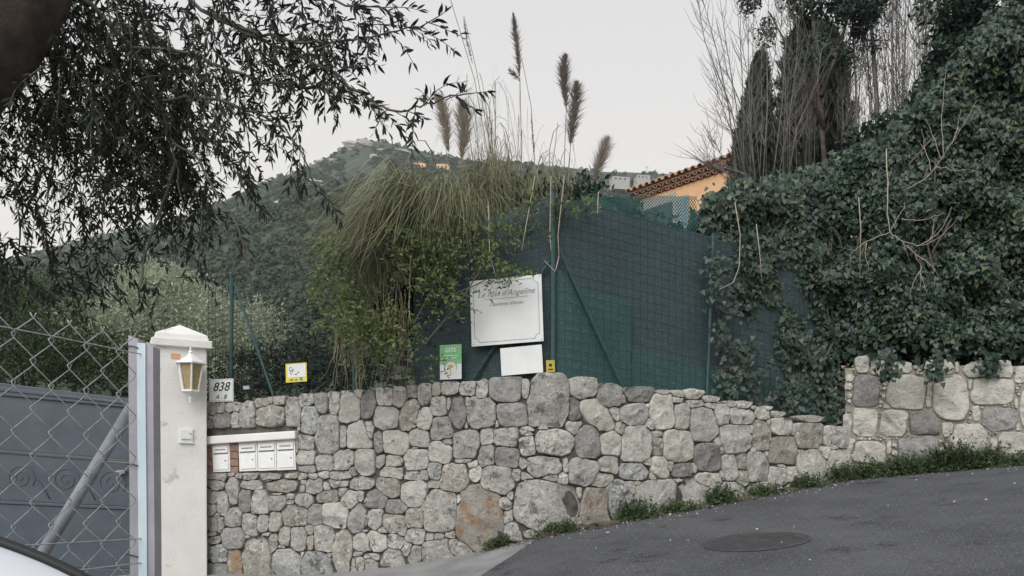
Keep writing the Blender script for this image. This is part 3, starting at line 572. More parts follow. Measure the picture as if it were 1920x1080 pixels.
# ---------------------------------------------------------------- dark gate at the left
GY = 10.3
gate = thing('driveway_gate', P(60, 1075, GY), 'slate grey solid metal driveway gate behind the chain link mesh', 'gate')
def gp(u, v, d=0): p = P(u, v, GY); p.y -= d; return p
def gband(u0, u1, va0, va1, vb0, vb1, d0, d1):
    b = MB(); q = [gp(u0, va0, d1), gp(u1, va1, d1), gp(u1, vb1, d1), gp(u0, vb0, d1)]; e = Vector((0, d1 - d0, 0))
    b.add(q + [p + e for p in q], [(3, 2, 1, 0), (4, 5, 6, 7), (0, 4, 7, 3), (1, 2, 6, 5), (3, 7, 6, 2), (0, 1, 5, 4)]); return b
gl, gr = -250, 292
def gv(u, v0, v1): return v0 + (v1 - v0) * u / 245
def strip(name, a0, a1, b0, b1, d0, d1, m='slate', bev=.006):
    gband(gl, gr, gv(gl, a0, a1), gv(gr, a0, a1), gv(gl, b0, b1), gv(gr, b0, b1), d0, d1).build(name, M[m], gate, bevel=bev)
strip('top_rail', 718, 748, 741, 765, -.03, .045); strip('top_moulding', 726, 755, 733, 759, .045, .062)
strip('upper_panel', 741.5, 765.4, 843, 862, -.008, .012); strip('middle_rail', 843.5, 862.5, 849, 868, -.02, .030)
strip('scroll_panel', 849.5, 868.5, 938, 950, -.008, .012); strip('lower_rail', 938.5, 950.5, 944, 956, -.02, .030)
strip('lower_panel', 944.5, 956.5, 1062, 1066, -.008, .012); strip('bottom_rail', 1062.5, 1066.5, 1088, 1090, -.03, .045)
for u in (-205, -130, -55, 40, 125, 210):   # scroll ornaments in relief
    b = MB(); pts = [];
    for t in np.linspace(0, 4.2 * math.pi, 40):
        r = 3 + 1.9 * t; pts.append(gp(u + math.cos(t) * r, gv(u, 893, 908) + math.sin(t) * r * .9, .014))
    b.tube(pts, .006, 5); b.tube([gp(u + 28, gv(u, 893, 908), .022), gp(u + 44, gv(u, 915, 920), .022), gp(u + 55, gv(u, 935, 940), .022)], .006, 5); b.build('scroll', M['slate'], gate, smooth=True)
for u in (gr - 10, gl + 10):
    gband(u - 8, u + 8, gv(u, 735, 750), gv(u, 735, 750), 1092, 1092, -.035, .05).build('stile', M['slate'], gate)
b = MB(); b.box(gp(232, 885, .06), (.05, 0, 0), (0, .02, 0), (0, 0, .022)); b.tube([gp(225, 885, .07), gp(225, 885, .12), gp(240, 883, .12)], .010, 6); b.build('handle', M['galv'], gate)

# ---------------------------------------------------------------- chain link fence close to the camera
FP0 = Vector((-.742, 1.62, 0)); FD = Vector((-.121, -.27, 0)).normalized()
cf = thing('chain_link_fence', (FP0.x, FP0.y, float(ground_z(FP0.x, FP0.y))), 'galvanised chain link mesh with a flat grey end post, nearest the camera at left', 'fence')
def fp(l, z, d=0): return FP0 + FD * l + Vector((-FD.y, FD.x, 0)) * d + Vector((0, 0, z))
pitch, hz = .070, .083
wproto = None; zt0 = 1.50; zb0_ = .12; nseg = int((zt0 - zb0_) / (hz / 2))
for i in range(12):
    b = MB(); pts = []; rad = .00112; jx = random.uniform(-.002, .002)
    for k in range(nseg + 1):
        s_ = 1 if (k + i) % 2 else -1
        l = .012 + pitch * .5 + i * pitch * .5 * 2 / 2 * 1.0; z = zb0_ + k * hz / 2
        e = .004
        pts.append(fp(l - s_ * (pitch * .25 + .003) + jx, z - e, .003 * (-s_))); pts.append(fp(l - s_ * (pitch * .25 + .003) + jx, z + e, .003 * s_))
    b.tube(pts, rad, 5); b.build('wire', M['galv'], cf, smooth=True)
for z, sg in ((1.085, .001), (1.034, -.001), (1.455, .002), (.3, 0)):
    b = MB(); b.tube([fp(-.005, z - .003 * (z > 1.04), .004), fp(.2, z + sg, .004), fp(.9, z + .012, .004)], .0013, 5); b.build('tension_wire', M['galv'], cf)
# flat profile post: two grey flanges and a pale channel between
pxd = Vector((1, -.12, 0)).normalized()
def strip_post(l0, l1, d0, d1, top0, top1, m, name):
    b = MB(); rows = []
    for k in range(15):
        t = k / 14; z = 0.02 + (top0 - .02) * t; zz2 = .02 + (top1 - .02) * t
        wob = .0020 * math.sin(5 * t + 1) + .0055 * t * -1 + .0015 * math.sin(11 * t)
        r_ = []
        for (l, d, zq) in ((l0, d0, z), (l1, d0, zz2), (l1, d1, zz2), (l0, d1, z), (l0, d0, z)):
            p = FP0 + pxd * (l + wob) + Vector((0, d, zq)); r_.append(p)
        rows.append(r_)
    b.grid(rows); n = len(b.v); b.f += [(0, 1, 2, 3), (n - 5, n - 4, n - 3, n - 2)]; return b.build(name, m, cf)
strip_post(-.0235, -.0035, -.012, .02, 1.492, 1.484, M['lilac'], 'post_flange')
strip_post(-.0034, .0145, -.0155, .015, 1.476, 1.474, M['paleblue'], 'post_channel')
strip_post(.0146, .0295, -.012, .02, 1.478, 1.468, M['lilac'], 'post_flange')
for v in (652, 871, 1040):
    z = EYE - (v - HOR) / F * 1.62; b = MB(); b.tube([FP0 + pxd * -.035 + Vector((0, -.016, z + .002)), FP0 + pxd * -.018 + Vector((0, -.019, z)), FP0 + pxd * -.008 + Vector((0, -.017, z - .003))], .0013, 5); b.build('tie_wire', M['black'], cf)
b = MB(); A_, B_ = P(236, 782, 1.66), P(76, 1044, 1.62); D_ = (B_ - A_)
b.tube([A_ - D_ * .08, A_ + D_ * 1.0, A_ + D_ * (A_.z / -D_.z * .98)], .0125, 12); b.build('brace_tube', M['steelgrey'], cf, smooth=True)
for t in (.42,):
    b = MB(); c = A_ + D_ * t; b.tube([c - D_.normalized() * .004, c + D_.normalized() * .004], .0136, 10); b.build('brace_collar', M['steelgrey'], cf)

# ---------------------------------------------------------------- bodywork of the car the picture is taken from
car = thing('car', P(20, 1075, .8), 'white rounded car bodywork edge with a black rubber seal at the bottom left corner', 'car')
prof = [(-520, 930), (-320, 945), (-150, 972), (-50, 996), (0, 1011), (45, 1027), (85, 1043), (120, 1059), (150, 1074), (172, 1086), (205, 1110), (240, 1145)]
yc = .72
def cprof(off, y): return [P(u - off * .35, v + off, yc) + Vector((0, y - yc, 0)) for u, v in prof]
rows = [cprof(10, yc - .004), cprof(16, yc - .05), cprof(40, yc - .10), cprof(100, yc - .14), cprof(220, yc - .16), cprof(420, yc - .15)]
b = MB(); b.grid(rows); b.grid([cprof(10, yc + .002), cprof(110, yc + .12), cprof(420, yc + .16)]); b.build('body_panel', M['carwhite'], car, smooth=True)
b = MB(); rows = []
for k in range(9):
    t = 2 * math.pi * k / 8; o_ = 4 + 9 * math.cos(t)
    rows.append([p for p in cprof(o_, yc + .006 * math.sin(t))])
b.grid(rows); b.build('rubber_seal', M['black'], car, smooth=True)
# ---------------------------------------------------------------- green wire fences above the wall
WF = make_path([(-4.2, 9.92), (.46, 8.62), (4.40, 10.62)])
def fpz(u, v, d=0):
    s = np.interp(u, WF['u'], WF['s']); y = np.interp(s, WF['s'], WF['y']); z = EYE - (v - HOR) / F * y
    return Vector(at(WF, np.array([s]), np.array([z]), np.array([d]))[0])
def fline(u, pts): return float(np.interp(u, [p[0] for p in pts], [p[1] for p in pts]))
FTOP = [(388, 545), (435, 528), (665, 470), (1040, 352), (1100, 366), (1340, 436), (1600, 505)]
FBOT = [(388, 770), (560, 745), (800, 724), (1030, 706), (1230, 740), (1450, 795), (1620, 812)]
FBOT2 = [(p[0], p[1] + 14) for p in FBOT]
def post_(name, parent, u, vt, vb, r=.024, lean=0):
    A, B = fpz(u, vb + 25), fpz(u + lean, vt); b = MB(); b.tube([A, B], r, 8); b.tube([B, B + Vector((0, 0, .012))], r * 1.25, 8)
    return b.build(name, M['fence'], parent, smooth=False)
def mesh_panel(parent, u0, u1, top, dx=.10, dz=.10, r=.0030, name='mesh_panel'):
    b = MB(); s0, s1 = (float(np.interp(u, WF['u'], WF['s'])) for u in (u0, u1)); n = int((s1 - s0) / dx)
    for k in range(n + 1):
        u = float(np.interp(s0 + k * dx, WF['s'], WF['u'])); b.tube([fpz(u, fline(u, FBOT2), .012), fpz(u, fline(u, top), .012)], r, 4, cap=False)
    m = 22
    for j in range(m):
        pts = []
        for u in np.linspace(u0, u1, 14):
            t = j / (m - 1); pts.append(fpz(u, fline(u, FBOT2) * (1 - t) + fline(u, top) * t, .012))
        b.tube(pts, r, 4, cap=False)
    return b.build(name, M['wire'], parent, kind='stuff')
def net(parent, u0, u1, top, bot, m, d, name, nu=26, nv=12, wav=.018):
    b = MB(); rows = []; uv = []
    for j in range(nv):
        r_ = []
        for u in np.linspace(u0, u1, nu):
            t = j / (nv - 1); v = fline(u, bot) * (1 - t) + fline(u, top) * t
            r_.append(fpz(u, v, d + wav * math.sin(u * .045 + j * .7) * math.sin(j * .9 + u * .01)))
            s = float(np.interp(u, WF['u'], WF['s'])); uv.append((s, r_[-1].z))
        rows.append(r_)
    b.grid(rows); o = b.build(name, m, parent, smooth=True)
    me = o.data; lay = me.uv_layers.new(name='uv')
    for lp in me.loops: lay.data[lp.index].uv = uv[lp.vertex_index]
    return o
fl_ = thing('mesh_fence', fpz(735, 735), 'green wire mesh fence on the wall left of the corner, carrying the signs', 'fence')
post_('post', fl_, 432, 518, 742, .026, 3); post_('post', fl_, 665, 470, 728, .028); post_('corner_post', fl_, 1037, 358, 706, .032, 0)
b = MB(); b.tube([fpz(441, 532, .01), fpz(517, 748, .03)], .017, 8); b.build('brace', M['fence'], fl_)
b = MB(); b.tube([fpz(1030, 490, .0), fpz(880, 722, -.01)], .018, 8); b.build('brace', M['fence'], fl_)
mesh_panel(fl_, 392, 664, FTOP); mesh_panel(fl_, 666, 1034, FTOP)
net(fl_, 772, 1036, [(772, 470), (860, 420), (1036, 362)], FBOT2, M['net'], -.07, 'shade_net')
fr_ = thing('mesh_fence', fpz(1320, 755), 'green wire mesh fence with dark shade netting right of the corner post', 'fence')
post_('post', fr_, 1324, 440, 752, .022, 13); post_('post', fr_, 1572, 505, 800, .024)
b = MB(); b.tube([fpz(1046, 468, .03), fpz(1163, 728, .05)], .019, 8); b.build('brace', M['fence'], fr_)
b = MB(); b.tube([fpz(1560, 640, .03), fpz(1480, 800, .05)], .017, 8); b.build('brace', M['fence'], fr_)
mesh_panel(fr_, 1042, 1322, FTOP); mesh_panel(fr_, 1326, 1570, FTOP)
net(fr_, 1041, 1574, [(1041, 366), (1100, 372), (1340, 442), (1600, 510)], [(1041, 726), (1324, 775), (1600, 830)], M['net'], -.08, 'shade_net', 40, wav=.03)
net(fr_, 1044, 1186, [(1044, 500), (1110, 545), (1186, 560)], [(1044, 724), (1186, 745)], M['netteal'], -.025, 'teal_netting', 14, 8, .008)
net(fr_, 1187, 1570, [(1187, 650), (1324, 690), (1570, 735)], [(1187, 746), (1570, 826)], M['netteal'], -.026, 'teal_netting', 20, 6, .008)
# coarse open netting that rises above the dark net in front of the house
b = MB(); u0, u1 = 1115, 1345; TOPN = [(1115, 352), (1190, 352), (1250, 350), (1345, 352)]; BOTN = [(1115, 385), (1340, 450)]
for sgn in (1, -1):
    for k in np.arange(-60, 150, 1.0):
        pts = []
        for j in range(9):
            u = u0 + k * 5.2 * 1.0 + sgn * j * 8 + (0 if sgn > 0 else 60)
            t = j / 8
            if u0 <= u <= u1:
                v = fline(u, BOTN) * (1 - t) + fline(u, TOPN) * t; pts.append(fpz(u, v, -.32))
        if len(pts) > 1: b.tube(pts, .0052, 3, cap=False)
b.build('open_netting', M['netgreen'], fr_, kind='stuff')

# ---------------------------------------------------------------- signs on the fence
def board(name, u0, v0, u1, v1, u2, v2, d, label, cat='sign', th=.006, m='plaque'):
    """top-left, top-right, bottom-left pixels"""
    A, B, C_ = fpz(u0, v0, d), fpz(u1, v1, d), fpz(u2, v2, d); c = (B + C_) / 2
    xv = (B - A).normalized(); zv = (A - C_).normalized(); xh = Vector((xv.x, xv.y, 0)).normalized()
    roll = (math.atan2(xv.z, xv.dot(xh)) - math.atan2(zv.dot(xh), zv.z)) / 2
    ff = Frame(c, xh * math.cos(roll) + Vector((0, 0, math.sin(roll))), (0, 0, 1)); ht = (A - C_).length; wd = (B - A).length
    t = thing(name, c - ff.z * ht / 2, label, cat)
    bb = MB(); ff.box(bb, 0, 0, wd, ht, -th, 0); bb.build('board', M[m], t)
    return t, ff, wd, ht
t, ff, wd, ht = board('name_sign', 890, 536, 1020, 511, 884, 658, .075, 'large tilted white name sign with script lettering on the green fence, leaves over its top')
b = MB(); ff.outline(b, wd * .90, ht * .90, .005, .002, .05)
for i, j in ((-1, -1), (1, -1), (1, 1), (-1, 1)):
    a0 = {(-1, -1): 0, (1, -1): math.pi / 2, (1, 1): math.pi, (-1, 1): 1.5 * math.pi}[(i, j)]
    ff.ring(b, i * wd * .45, j * ht * .45, .047, .052, .002, a0, a0 + math.pi / 2, 10)
b.build('border_line', M['greyink'], t)
b = MB(); ff.text(b, "Le Mas d'Angeline", .088, 0, ht * .27, .002, .45); b.build('title_lettering', M['greyink'], t)
b = MB(); ff.text(b, 'Chambres d\'hotes', .052, .0, ht * .11, .002, .45)
b.build('small_lettering', M['greyink'], t)
b = MB(); ff.box(b, -.0, ht * .195, wd * .62, .004, .0, .002); b.build('underline', M['greyink'], t)
for i, j in ((-1, -1), (1, -1), (1, 1), (-1, 1)):
    b = MB(); b.lathe(ff.p(i * wd * .475, j * ht * .475, .0), [(.009, 0), (.009, .003), (.004, .005)], 8); b.build('screw', M['steelgrey'], t)
t, ff, wd, ht = board('notice_plate', 941, 655, 1016, 648, 944, 706, .07, 'small blank white plate just under the large name sign')
t, ff, wd, ht = board('guesthouse_sign', 831, 651, 871, 645, 826, 715, .06, 'small green and white GITE sign leaning at the foot of the fence')
b = MB(); ff.box(b, 0, ht * .22, wd * .995, ht * .56, .0, .0025); b.build('green_field', M['green'], t)
b = MB(); ff.text(b, 'GITE', .062, 0, ht * .34, .0045, 0, .0012)
for k, ww in enumerate((.7, .55)): ff.box(b, 0, ht * (.18 - .07 * k), wd * ww, .006, .0026, .0042)
b.build('white_lettering', M['plaque'], t)
b = MB(); ff.disc(b, 0, -ht * .16, .075, .0032, 24); b.build('emblem_disc', M['plaque'], t)
b = MB(); ff.ring(b, 0, -ht * .16, .068, .075, .0045, -.3, 3.5, 24); ff.ring(b, 0, -ht * .16, .057, .061, .0045, .2, 2.9, 20); b.build('emblem_ring', M['steelgrey'], t)
b = MB()
for k in range(7):
    an = math.radians(25 + k * 21.6); ff.disc(b, 0, 0, 0, .0055, pts=[(0, -ht * .18), (math.cos(an - .13) * .036, -ht * .18 + math.sin(an - .13) * .04), (math.cos(an) * .05, -ht * .18 + math.sin(an) * .052), (math.cos(an + .13) * .036, -ht * .18 + math.sin(an + .13) * .04)])
ff.box(b, 0, -ht * .26, .010, .09, .003, .005); b.build('emblem_flower', M['ochre'], t)
t, ff, wd, ht = board('warning_sign', 540, 684, 579, 680, 540, 719, .05, 'small yellow-edged white sign on the mesh left of the second fence post', m='yellow')
b = MB(); ff.box(b, .008, .02, wd * .86, ht * .68, .0, .003); b.build('white_field', M['plaque'], t)
b = MB()
for (x, y, r) in ((-.07, .045, .022), (-.06, .0, .02), (-.035, .03, .016)): b = MB(); ff.ring(b, x, y, r - .006, r, .0045, .4, 5.6, 12); b.build('black_mark', M['ink'], t)
for (x, y, w_) in ((.0, -.02, .03), (.03, .0, .02), (-.06, -.083, .05), (.0, -.085, .03)): b = MB(); ff.box(b, x, y, w_, .010, .0032, .0045); b.build('black_mark', M['ink'], t)
b = MB(); ff.box(b, .065, -.078, .035, .035, .0, .004); b.build('grey_mark', M['steelgrey'], t)
t, ff, wd, ht = board('utility_tag', 1024, 677, 1039, 676, 1024, 699, .045, 'little ochre plastic tag at the foot of the corner post', 'tag', .02, 'ochre')
b = MB(); ff.disc(b, 0, .01, .018, .002, 10); ff.box(b, 0, -.035, .05, .012, .0, .003); b.build('dark_mark', M['black'], t)

# small solar spotlight on the wall top
sp_ = thing('solar_spotlight', wp(462, 745, -.1), 'small black solar spotlight on the wall top beside the number plaque', 'spotlight')
c = wp(457, 727, -.06); fo = Frame(c, (.9, .3, .1), (-.1, .5, .8))
b = MB(); fo.box(b, 0, 0, .10, .075, -.012, .012); b.build('panel_case', M['black'], sp_, bevel=.004)
b = MB(); fo.box(b, 0, 0, .075, .05, .0125, .015); b.build('solar_cell', M['galv'], sp_)
c2 = wp(472, 722, -.06); b = MB(); b.tube([c2 + Vector((-.03, -.03, -.01)), c2 + Vector((.03, .05, .01))], [.045, .03], 10); b.build('lamp_head', M['black'], sp_)
b = MB(); b.tube([wp(464, 760, -.1), wp(464, 728, -.06)], .012, 6); b.build('stake', M['black'], sp_)

# ---------------------------------------------------------------- apricot house behind the fence
HZ = 8.93; HA = Vector((3.24, 21.4, HZ)); HB = Vector((7.14, 17.0, HZ)); hd = (HB - HA).normalized(); hn = Vector((hd.y, -hd.x, 0)); hl = (HB - HA).length * .80
if hn.y > 0: hn = -hn
def hp(l, z, d=0): return HA + hd * l + Vector((0, 0, z - HZ)) + hn * d
house = thing('house', hp(hl / 2, 2.4), 'apricot house with clay tile eaves and grey-blue shutters behind the fence', 'house')
# find l where eave is seen at pixel u
def hl_at(u):
    k = (u - 960) / F; return (k * HA.y - HA.x) / (hd.x - k * hd.y)
def hz_at(l, v): p = hp(l, 0); return EYE - (v - HOR) / F * p.y
def hbox(l0, l1, z0, z1, d0, d1):
    b = MB(); b.box(hp((l0 + l1) / 2, (z0 + z1) / 2, (d0 + d1) / 2), hd * (l1 - l0) / 2, hn * (d1 - d0) / 2, Vector((0, 0, (z1 - z0) / 2))); return b
hbox(.25, hl, 2.0, HZ - .30, -4.5, -.0).build('wall', M['orange'], house)
l0, l1 = hl_at(1268), hl_at(1292)
hbox(l0 - 1.15, l0 - .02, HZ - 2.2, HZ - .40, .0, .02).build('window_surround', M['pale'], house)
w_ = hbox(l0 - 1.0, l0 - .1, HZ - 2.1, HZ - .62, .021, .03).build('window_glass', M['glass'], house)
def shutter(a, bb, z0, z1):
    s_ = hbox(a, bb, z0, z1, .03, .055).build('shutter', M['shutter'], house)
    n = int((z1 - z0) / .09)
    for k in range(n): hbox(a + .05, bb - .05, z0 + .05 + k * .09, z0 + .11 + k * .09, .0555, .066).build('slat', M['shutter'], s_)
shutter(l0, l1, HZ - 2.1, HZ - .58); 
l2, l3 = hl_at(1372), hl_at(1388)
shutter(l2 - .1, l2 + .55, HZ - 2.3, HZ - .82); hbox(l2 + .58, l2 + 1.6, HZ - 2.3, HZ - .82, .0, .02).build('window_surround', M['pale'], house)
hbox(l2 + .7, l2 + 1.5, HZ - 2.2, HZ - .9, .021, .03).build('window_glass', M['glass'], house)
def half_tile(b, c, d, r, ln, up=1, n=5):
    rows = [[c + d * k + (hd * math.cos(a) + Vector((0, 0, 1)) * math.sin(a) * up) * rr for a in np.linspace(0, math.pi, n)] for k, rr in ((0, r), (ln, r))]
    b.grid(rows)
    rows = [[c + d * k + (hd * math.cos(a) + Vector((0, 0, 1)) * math.sin(a) * up) * (r - .02) for a in np.linspace(0, math.pi, n)] for k in (0, ln)]
    b.grid(rows); 
    fa = [c + (hd * math.cos(a) + Vector((0, 0, 1)) * math.sin(a) * up) * r for a in np.linspace(0, math.pi, n)]; fb = [c + (hd * math.cos(a) + Vector((0, 0, 1)) * math.sin(a) * up) * (r - .02) for a in np.linspace(0, math.pi, n)]
    b.grid([fa, fb])
def tile_row(z, d, off, r, ln, slope, tilt, step=.205):
    me = None; dv = (-hn + Vector((0, 0, tilt))).normalized()
    l = off
    while l < hl - .1:
        c = hp(l, z, d)
        if me is None:
            b = MB(); half_tile(b, Vector((0, 0, 0)), dv, r, ln); me = bpy.data.meshes.new('tile'); me.from_pydata(b.v, [], b.f); me.materials.append(M['tile'])
        o = bpy.data.objects.new('tile', me); link(o, house); o.location = c - WLOC[house.name]; l += step
tile_row(HZ - .30, .08, .05, .085, .3, 0, 0); hbox(.0, hl, HZ - .225, HZ - .20, -.3, .09).build('eave_course', M['tile'], house)
tile_row(HZ - .20, .17, .15, .085, .45, 0, 0); hbox(.0, hl, HZ - .125, HZ - .10, -.3, .18).build('eave_course', M['tile'], house)
tile_row(HZ - .09, .27, .05, .095, .9, 0, .28)
tile_row(HZ + .12, -.50, .05, .095, .9, 0, .28)
b = MB(); b.add([hp(0, HZ - .09, .22), hp(hl, HZ - .09, .22), hp(hl, HZ + 1.2, -4.8), hp(0, HZ + 1.2, -4.8)], [(0, 1, 2, 3)]); b.build('roof', M['tile'], house)

# ---------------------------------------------------------------- manhole cover on the road
mu = (1416, 1017); yy = 6.6; mx = (mu[0] - 960) / F * yy
def gpt(x, y, dz=0): return Vector((x, y, float(ground_z(x, y)) + dz))
mh = thing('manhole_cover', gpt(mx, yy), 'round cast iron manhole cover set in the asphalt', 'manhole cover')
b = MB(); rs = [(.43, .004), (.435, .010), (.405, .0105), (.402, .007)]
b.grid([[gpt(mx + math.cos(a) * r, yy + math.sin(a) * r, h) for a in np.linspace(0, 2 * math.pi, 49)] for r, h in rs]); b.build('frame_ring', M['iron'], mh, smooth=False)
b = MB(); b.grid([[gpt(mx + math.cos(a) * r, yy + math.sin(a) * r, .0085) for a in np.linspace(0, 2 * math.pi, 49)] for r in (.398, .2, .001)]); b.build('lid', M['iron'], mh)
b = MB()
for i in range(-9, 10):
    for j in range(-9, 10):
        x, y = i * .042, j * .042
        if math.hypot(x, y) < .37: b.box(gpt(mx + x, yy + y, .0105), (.013, 0, .013 * .114), (0, .013, .013 * .069), (0, 0, .003))
b.build('tread_studs', M['iron'], mh, kind='stuff')
# ---------------------------------------------------------------- hill, woods, far houses
RID = [(-900, 560), (-300, 520), (0, 485), (60, 470), (200, 440), (330, 412), (380, 396), (430, 372), (480, 348), (520, 331), (560, 318), (600, 302), (640, 282), (665, 270), (695, 262), (740, 268), (780, 280), (830, 292), (880, 300), (960, 306), (1060, 316), (1140, 323), (1240, 326), (1400, 330), (1800, 345), (2800, 380)]
HY = [36, 60, 100, 170, 260, 420, 520, 640, 900, 1150, 1500]; HE = [.05, .10, .17, .27, .36, .555, .60, .66, 1.0, .93, .60]
RX = [p[0] for p in RID]; RV = [p[1] for p in RID]
SHELF = 545.0                               # rows of pixels above the horizon reached by the wooded lower slope
def hill_z(u, y):
    R = (HOR - np.interp(u, RX, RV)) / F; low = min(R * .9, SHELF / F)
    f = np.interp(y, HY, [.05, .10, .17, .27, .36, .555, .60, .66, 1, .93, .6])
    e = f / .60 * low if f <= .60 else low + (R - low) * (f - .60) / .40
    if y > 900: e = R * np.interp(y, [900, 1150, 1500], [1, .9, .55])
    n = mn.fractal(Vector(((u - 960) / F * y * .012, y * .012, 3.1)), 1.0, 2.0, 5) * y * .012 * (0.55 if y > 700 else 1)
    if 880 <= y <= 920: n *= .5
    return EYE + e * y + n
us = np.linspace(-900, 2800, 150); ys = np.concatenate([np.linspace(36, 260, 24), np.linspace(280, 1000, 50), np.linspace(1050, 1500, 6)])
b = MB(); b.grid([[((u - 960) / F * y, y, hill_z(u, y)) for u in us] for y in ys])
hill = b.build('hill', M['hill'], kind='structure', smooth=True)
# bare rock faces of the summit
def rock_face(u, y, su, sv, label, n=5):
    b = MB(); K = 14; rows = []
    k = F / y
    for q, f in enumerate((1.0, .8, .5, .2)):
        r_ = []
        for a in np.linspace(0, 2 * math.pi, K + 1):
            a_ = a % (2 * math.pi)
            j = 1 + .25 * math.sin(3 * a_ + u) + .14 * math.sin(5 * a_ + v_)
            x = (u - 960) / k + math.cos(a_) * su / k * f * j; z = hill_z(u, y) + math.sin(a_) * sv / k * f * j
            r_.append((x, y - (1 - f) * su / k * .6 - random.uniform(0, su / k * .12) * (q > 0) - z * 0, z))
        rows.append(r_)
    b.grid(rows); o = b.build('rock_outcrop', M['rock'], smooth=False); return tag(o, label, 'rock')
v_ = 1.0
rock_face(672, 860, 26, 17, 'bare tan rock face just under the summit of the far hill')
v_ = 2.0; rock_face(735, 850, 34, 9, 'low pale rock band right of the hill summit')
v_ = 3.0; rock_face(615, 840, 22, 7, 'small pale crag on the left shoulder of the hilltop')
v_ = 4.0; rock_face(592, 690, 16, 8, 'grey crag lower on the left slope of the hill')
# woods: one mass of small trees, each a clump of leaf faces
pos, dr, nr, Ls = [], [], [], []
r = np.random.default_rng(11)
cnt = 0
while cnt < 9000:
    u = r.uniform(-60, 1450) if r.random() < .7 else r.uniform(380, 1000)
    y = r.choice([r.uniform(70, 260), r.uniform(200, 560), r.uniform(500, 905)], p=[.18, .42, .40])
    if y > 850 and r.random() < .3: continue
    if y > 700 and abs(u - 672) < 26 and y < 890 and r.random() < .9: continue
    if 545 < y < 600 and r.random() < .8: continue          # the clear terrace line
    s = r.uniform(1.5, 3.6) * (.85 if y > 600 else 1) * (0.75 if y < 130 else 1); x = (u - 960) / F * y; z = hill_z(u, y)
    m_ = 26 if y > 300 else 40
    q = unit(r.normal(0, 1, (m_, 3))); q[:, 2] = np.abs(q[:, 2]) * 1.05 - .1
    c = np.array([x, y, z + s * .2]); rad = s * r.uniform(.75, 1.1, (m_, 1))
    pos.append(c + q * rad * np.array([1, 1, .95])); dr.append(unit(np.cross(q, r.normal(0, 1, (m_, 3))))); nr.append(unit(q + r.normal(0, .35, (m_, 3)))); Ls.append(np.full(m_, s * .85) * r.uniform(.6, 1.1, m_)); cnt += 1
pos = np.concatenate(pos); dr = np.concatenate(dr); nr = np.concatenate(nr); Ls = np.concatenate(Ls)
wood = mk('hillside_wood', fast_mesh('hillside_wood', leaf_verts(pos, dr, nr, Ls, Ls * .9, RHOMB, .1), 4), M['wood'], kind='stuff')
rows = [[((u - 960) / F * y, y, hill_z(u, y) + .5 + .8 * k) for u in np.arange(455, 790, 6)] for k, y in enumerate((556, 562, 568))]
b = MB(); b.grid(rows); b.build('hill_track', M['rock'], kind='structure', smooth=True)
def far_house(u, v, y, wd, ht, wall_m, label, roof=True):
    c = P(u, v, y); t = thing('far_house', (c.x, c.y, c.z - ht), label, 'house', 'houses on the far hillside')
    b = MB(); b.box((c.x, c.y + wd * .35, c.z - ht * .5 - 3), (wd / 2, wd * .1, 0), (-wd * .06, wd * .35, 0), (0, 0, ht / 2 + 3)); b.build('wall', M[wall_m], t)
    if roof:
        b = MB(); e = wd * .56; zr = c.z; y0, y1 = c.y - wd * .1, c.y + wd * .8
        b.add([(c.x - e, y0, zr), (c.x + e, y0 + wd * .2, zr), (c.x + e, y1, zr), (c.x - e, y1, zr), (c.x - e * .3, (y0 + y1) / 2, zr + ht * .35), (c.x + e * .3, (y0 + y1) / 2, zr + ht * .35)], [(0, 1, 5, 4), (1, 2, 5), (2, 3, 4, 5), (3, 0, 4), (3, 2, 1, 0)]); b.build('roof', M['tile'], t)
    for k in range(3):
        b = MB(); b.box((c.x + (k - 1) * wd * .28, c.y + (k - 1) * wd * .055 - .15, c.z - ht * .45), (wd * .06, wd * .012, 0), (0, .15, 0), (0, 0, ht * .16)); b.build('window', M['glass'], t)
far_house(786, 306, 760, 11, 6, 'orange', 'left of the two orange houses high on the far hill above the pampas grass')
far_house(829, 308, 740, 12, 6, 'orange', 'right of the two orange houses on the far hill, nearer the pampas plumes')
far_house(700, 292, 800, 8, 9, 'pale', 'pale tower-like house below the rocky hill summit')
far_house(1163, 331, 640, 14, 4, 'pale', 'pale flat building on the far ridge left of the apricot house', False)
far_house(1205, 328, 700, 12, 4, 'pale', 'low pale house on the far ridge beside the clay tile roof')
c = P(1213, 312, 600); b = MB(); b.tube([c - Vector((0, 0, 14)), c + Vector((0, 0, .5))], [.22, .12], 6); b.box(c - Vector((0, 0, 1.0)), (1.4, 0, 0), (0, .1, 0), (0, 0, .1)); tag(b.build('utility_pole', M['steelgrey']), 'thin utility pole with a crossarm on the far ridge left of the apricot house', 'pole')

# ---------------------------------------------------------------- foliage tools
def blob_points(r, blobs, n):
    """blobs (u, v, y, ru, rv, ry, weight): points through ellipsoid volumes"""
    wts = np.array([q[6] for q in blobs], float); wts /= wts.sum(); idx = r.choice(len(blobs), n, p=wts)
    B = np.array([q[:6] for q in blobs])[idx]; q = unit(r.normal(0, 1, (n, 3))) * (r.random((n, 1)) ** .33)
    u = B[:, 0] + q[:, 0] * B[:, 3]; v = B[:, 1] + q[:, 1] * B[:, 4]; y = B[:, 2] + q[:, 2] * B[:, 5]
    return np.stack([(u - 960) / F * B[:, 2], y, EYE - (v - HOR) / F * B[:, 2]], 1), q
def foliage(name, parent, m, pos, d, nrm, L, W, shape, curl=.12, kind='stuff'):
    return mk(name, fast_mesh(name, leaf_verts(pos, d, nrm, L, W, shape, curl), len(shape)), m, parent, kind=kind)

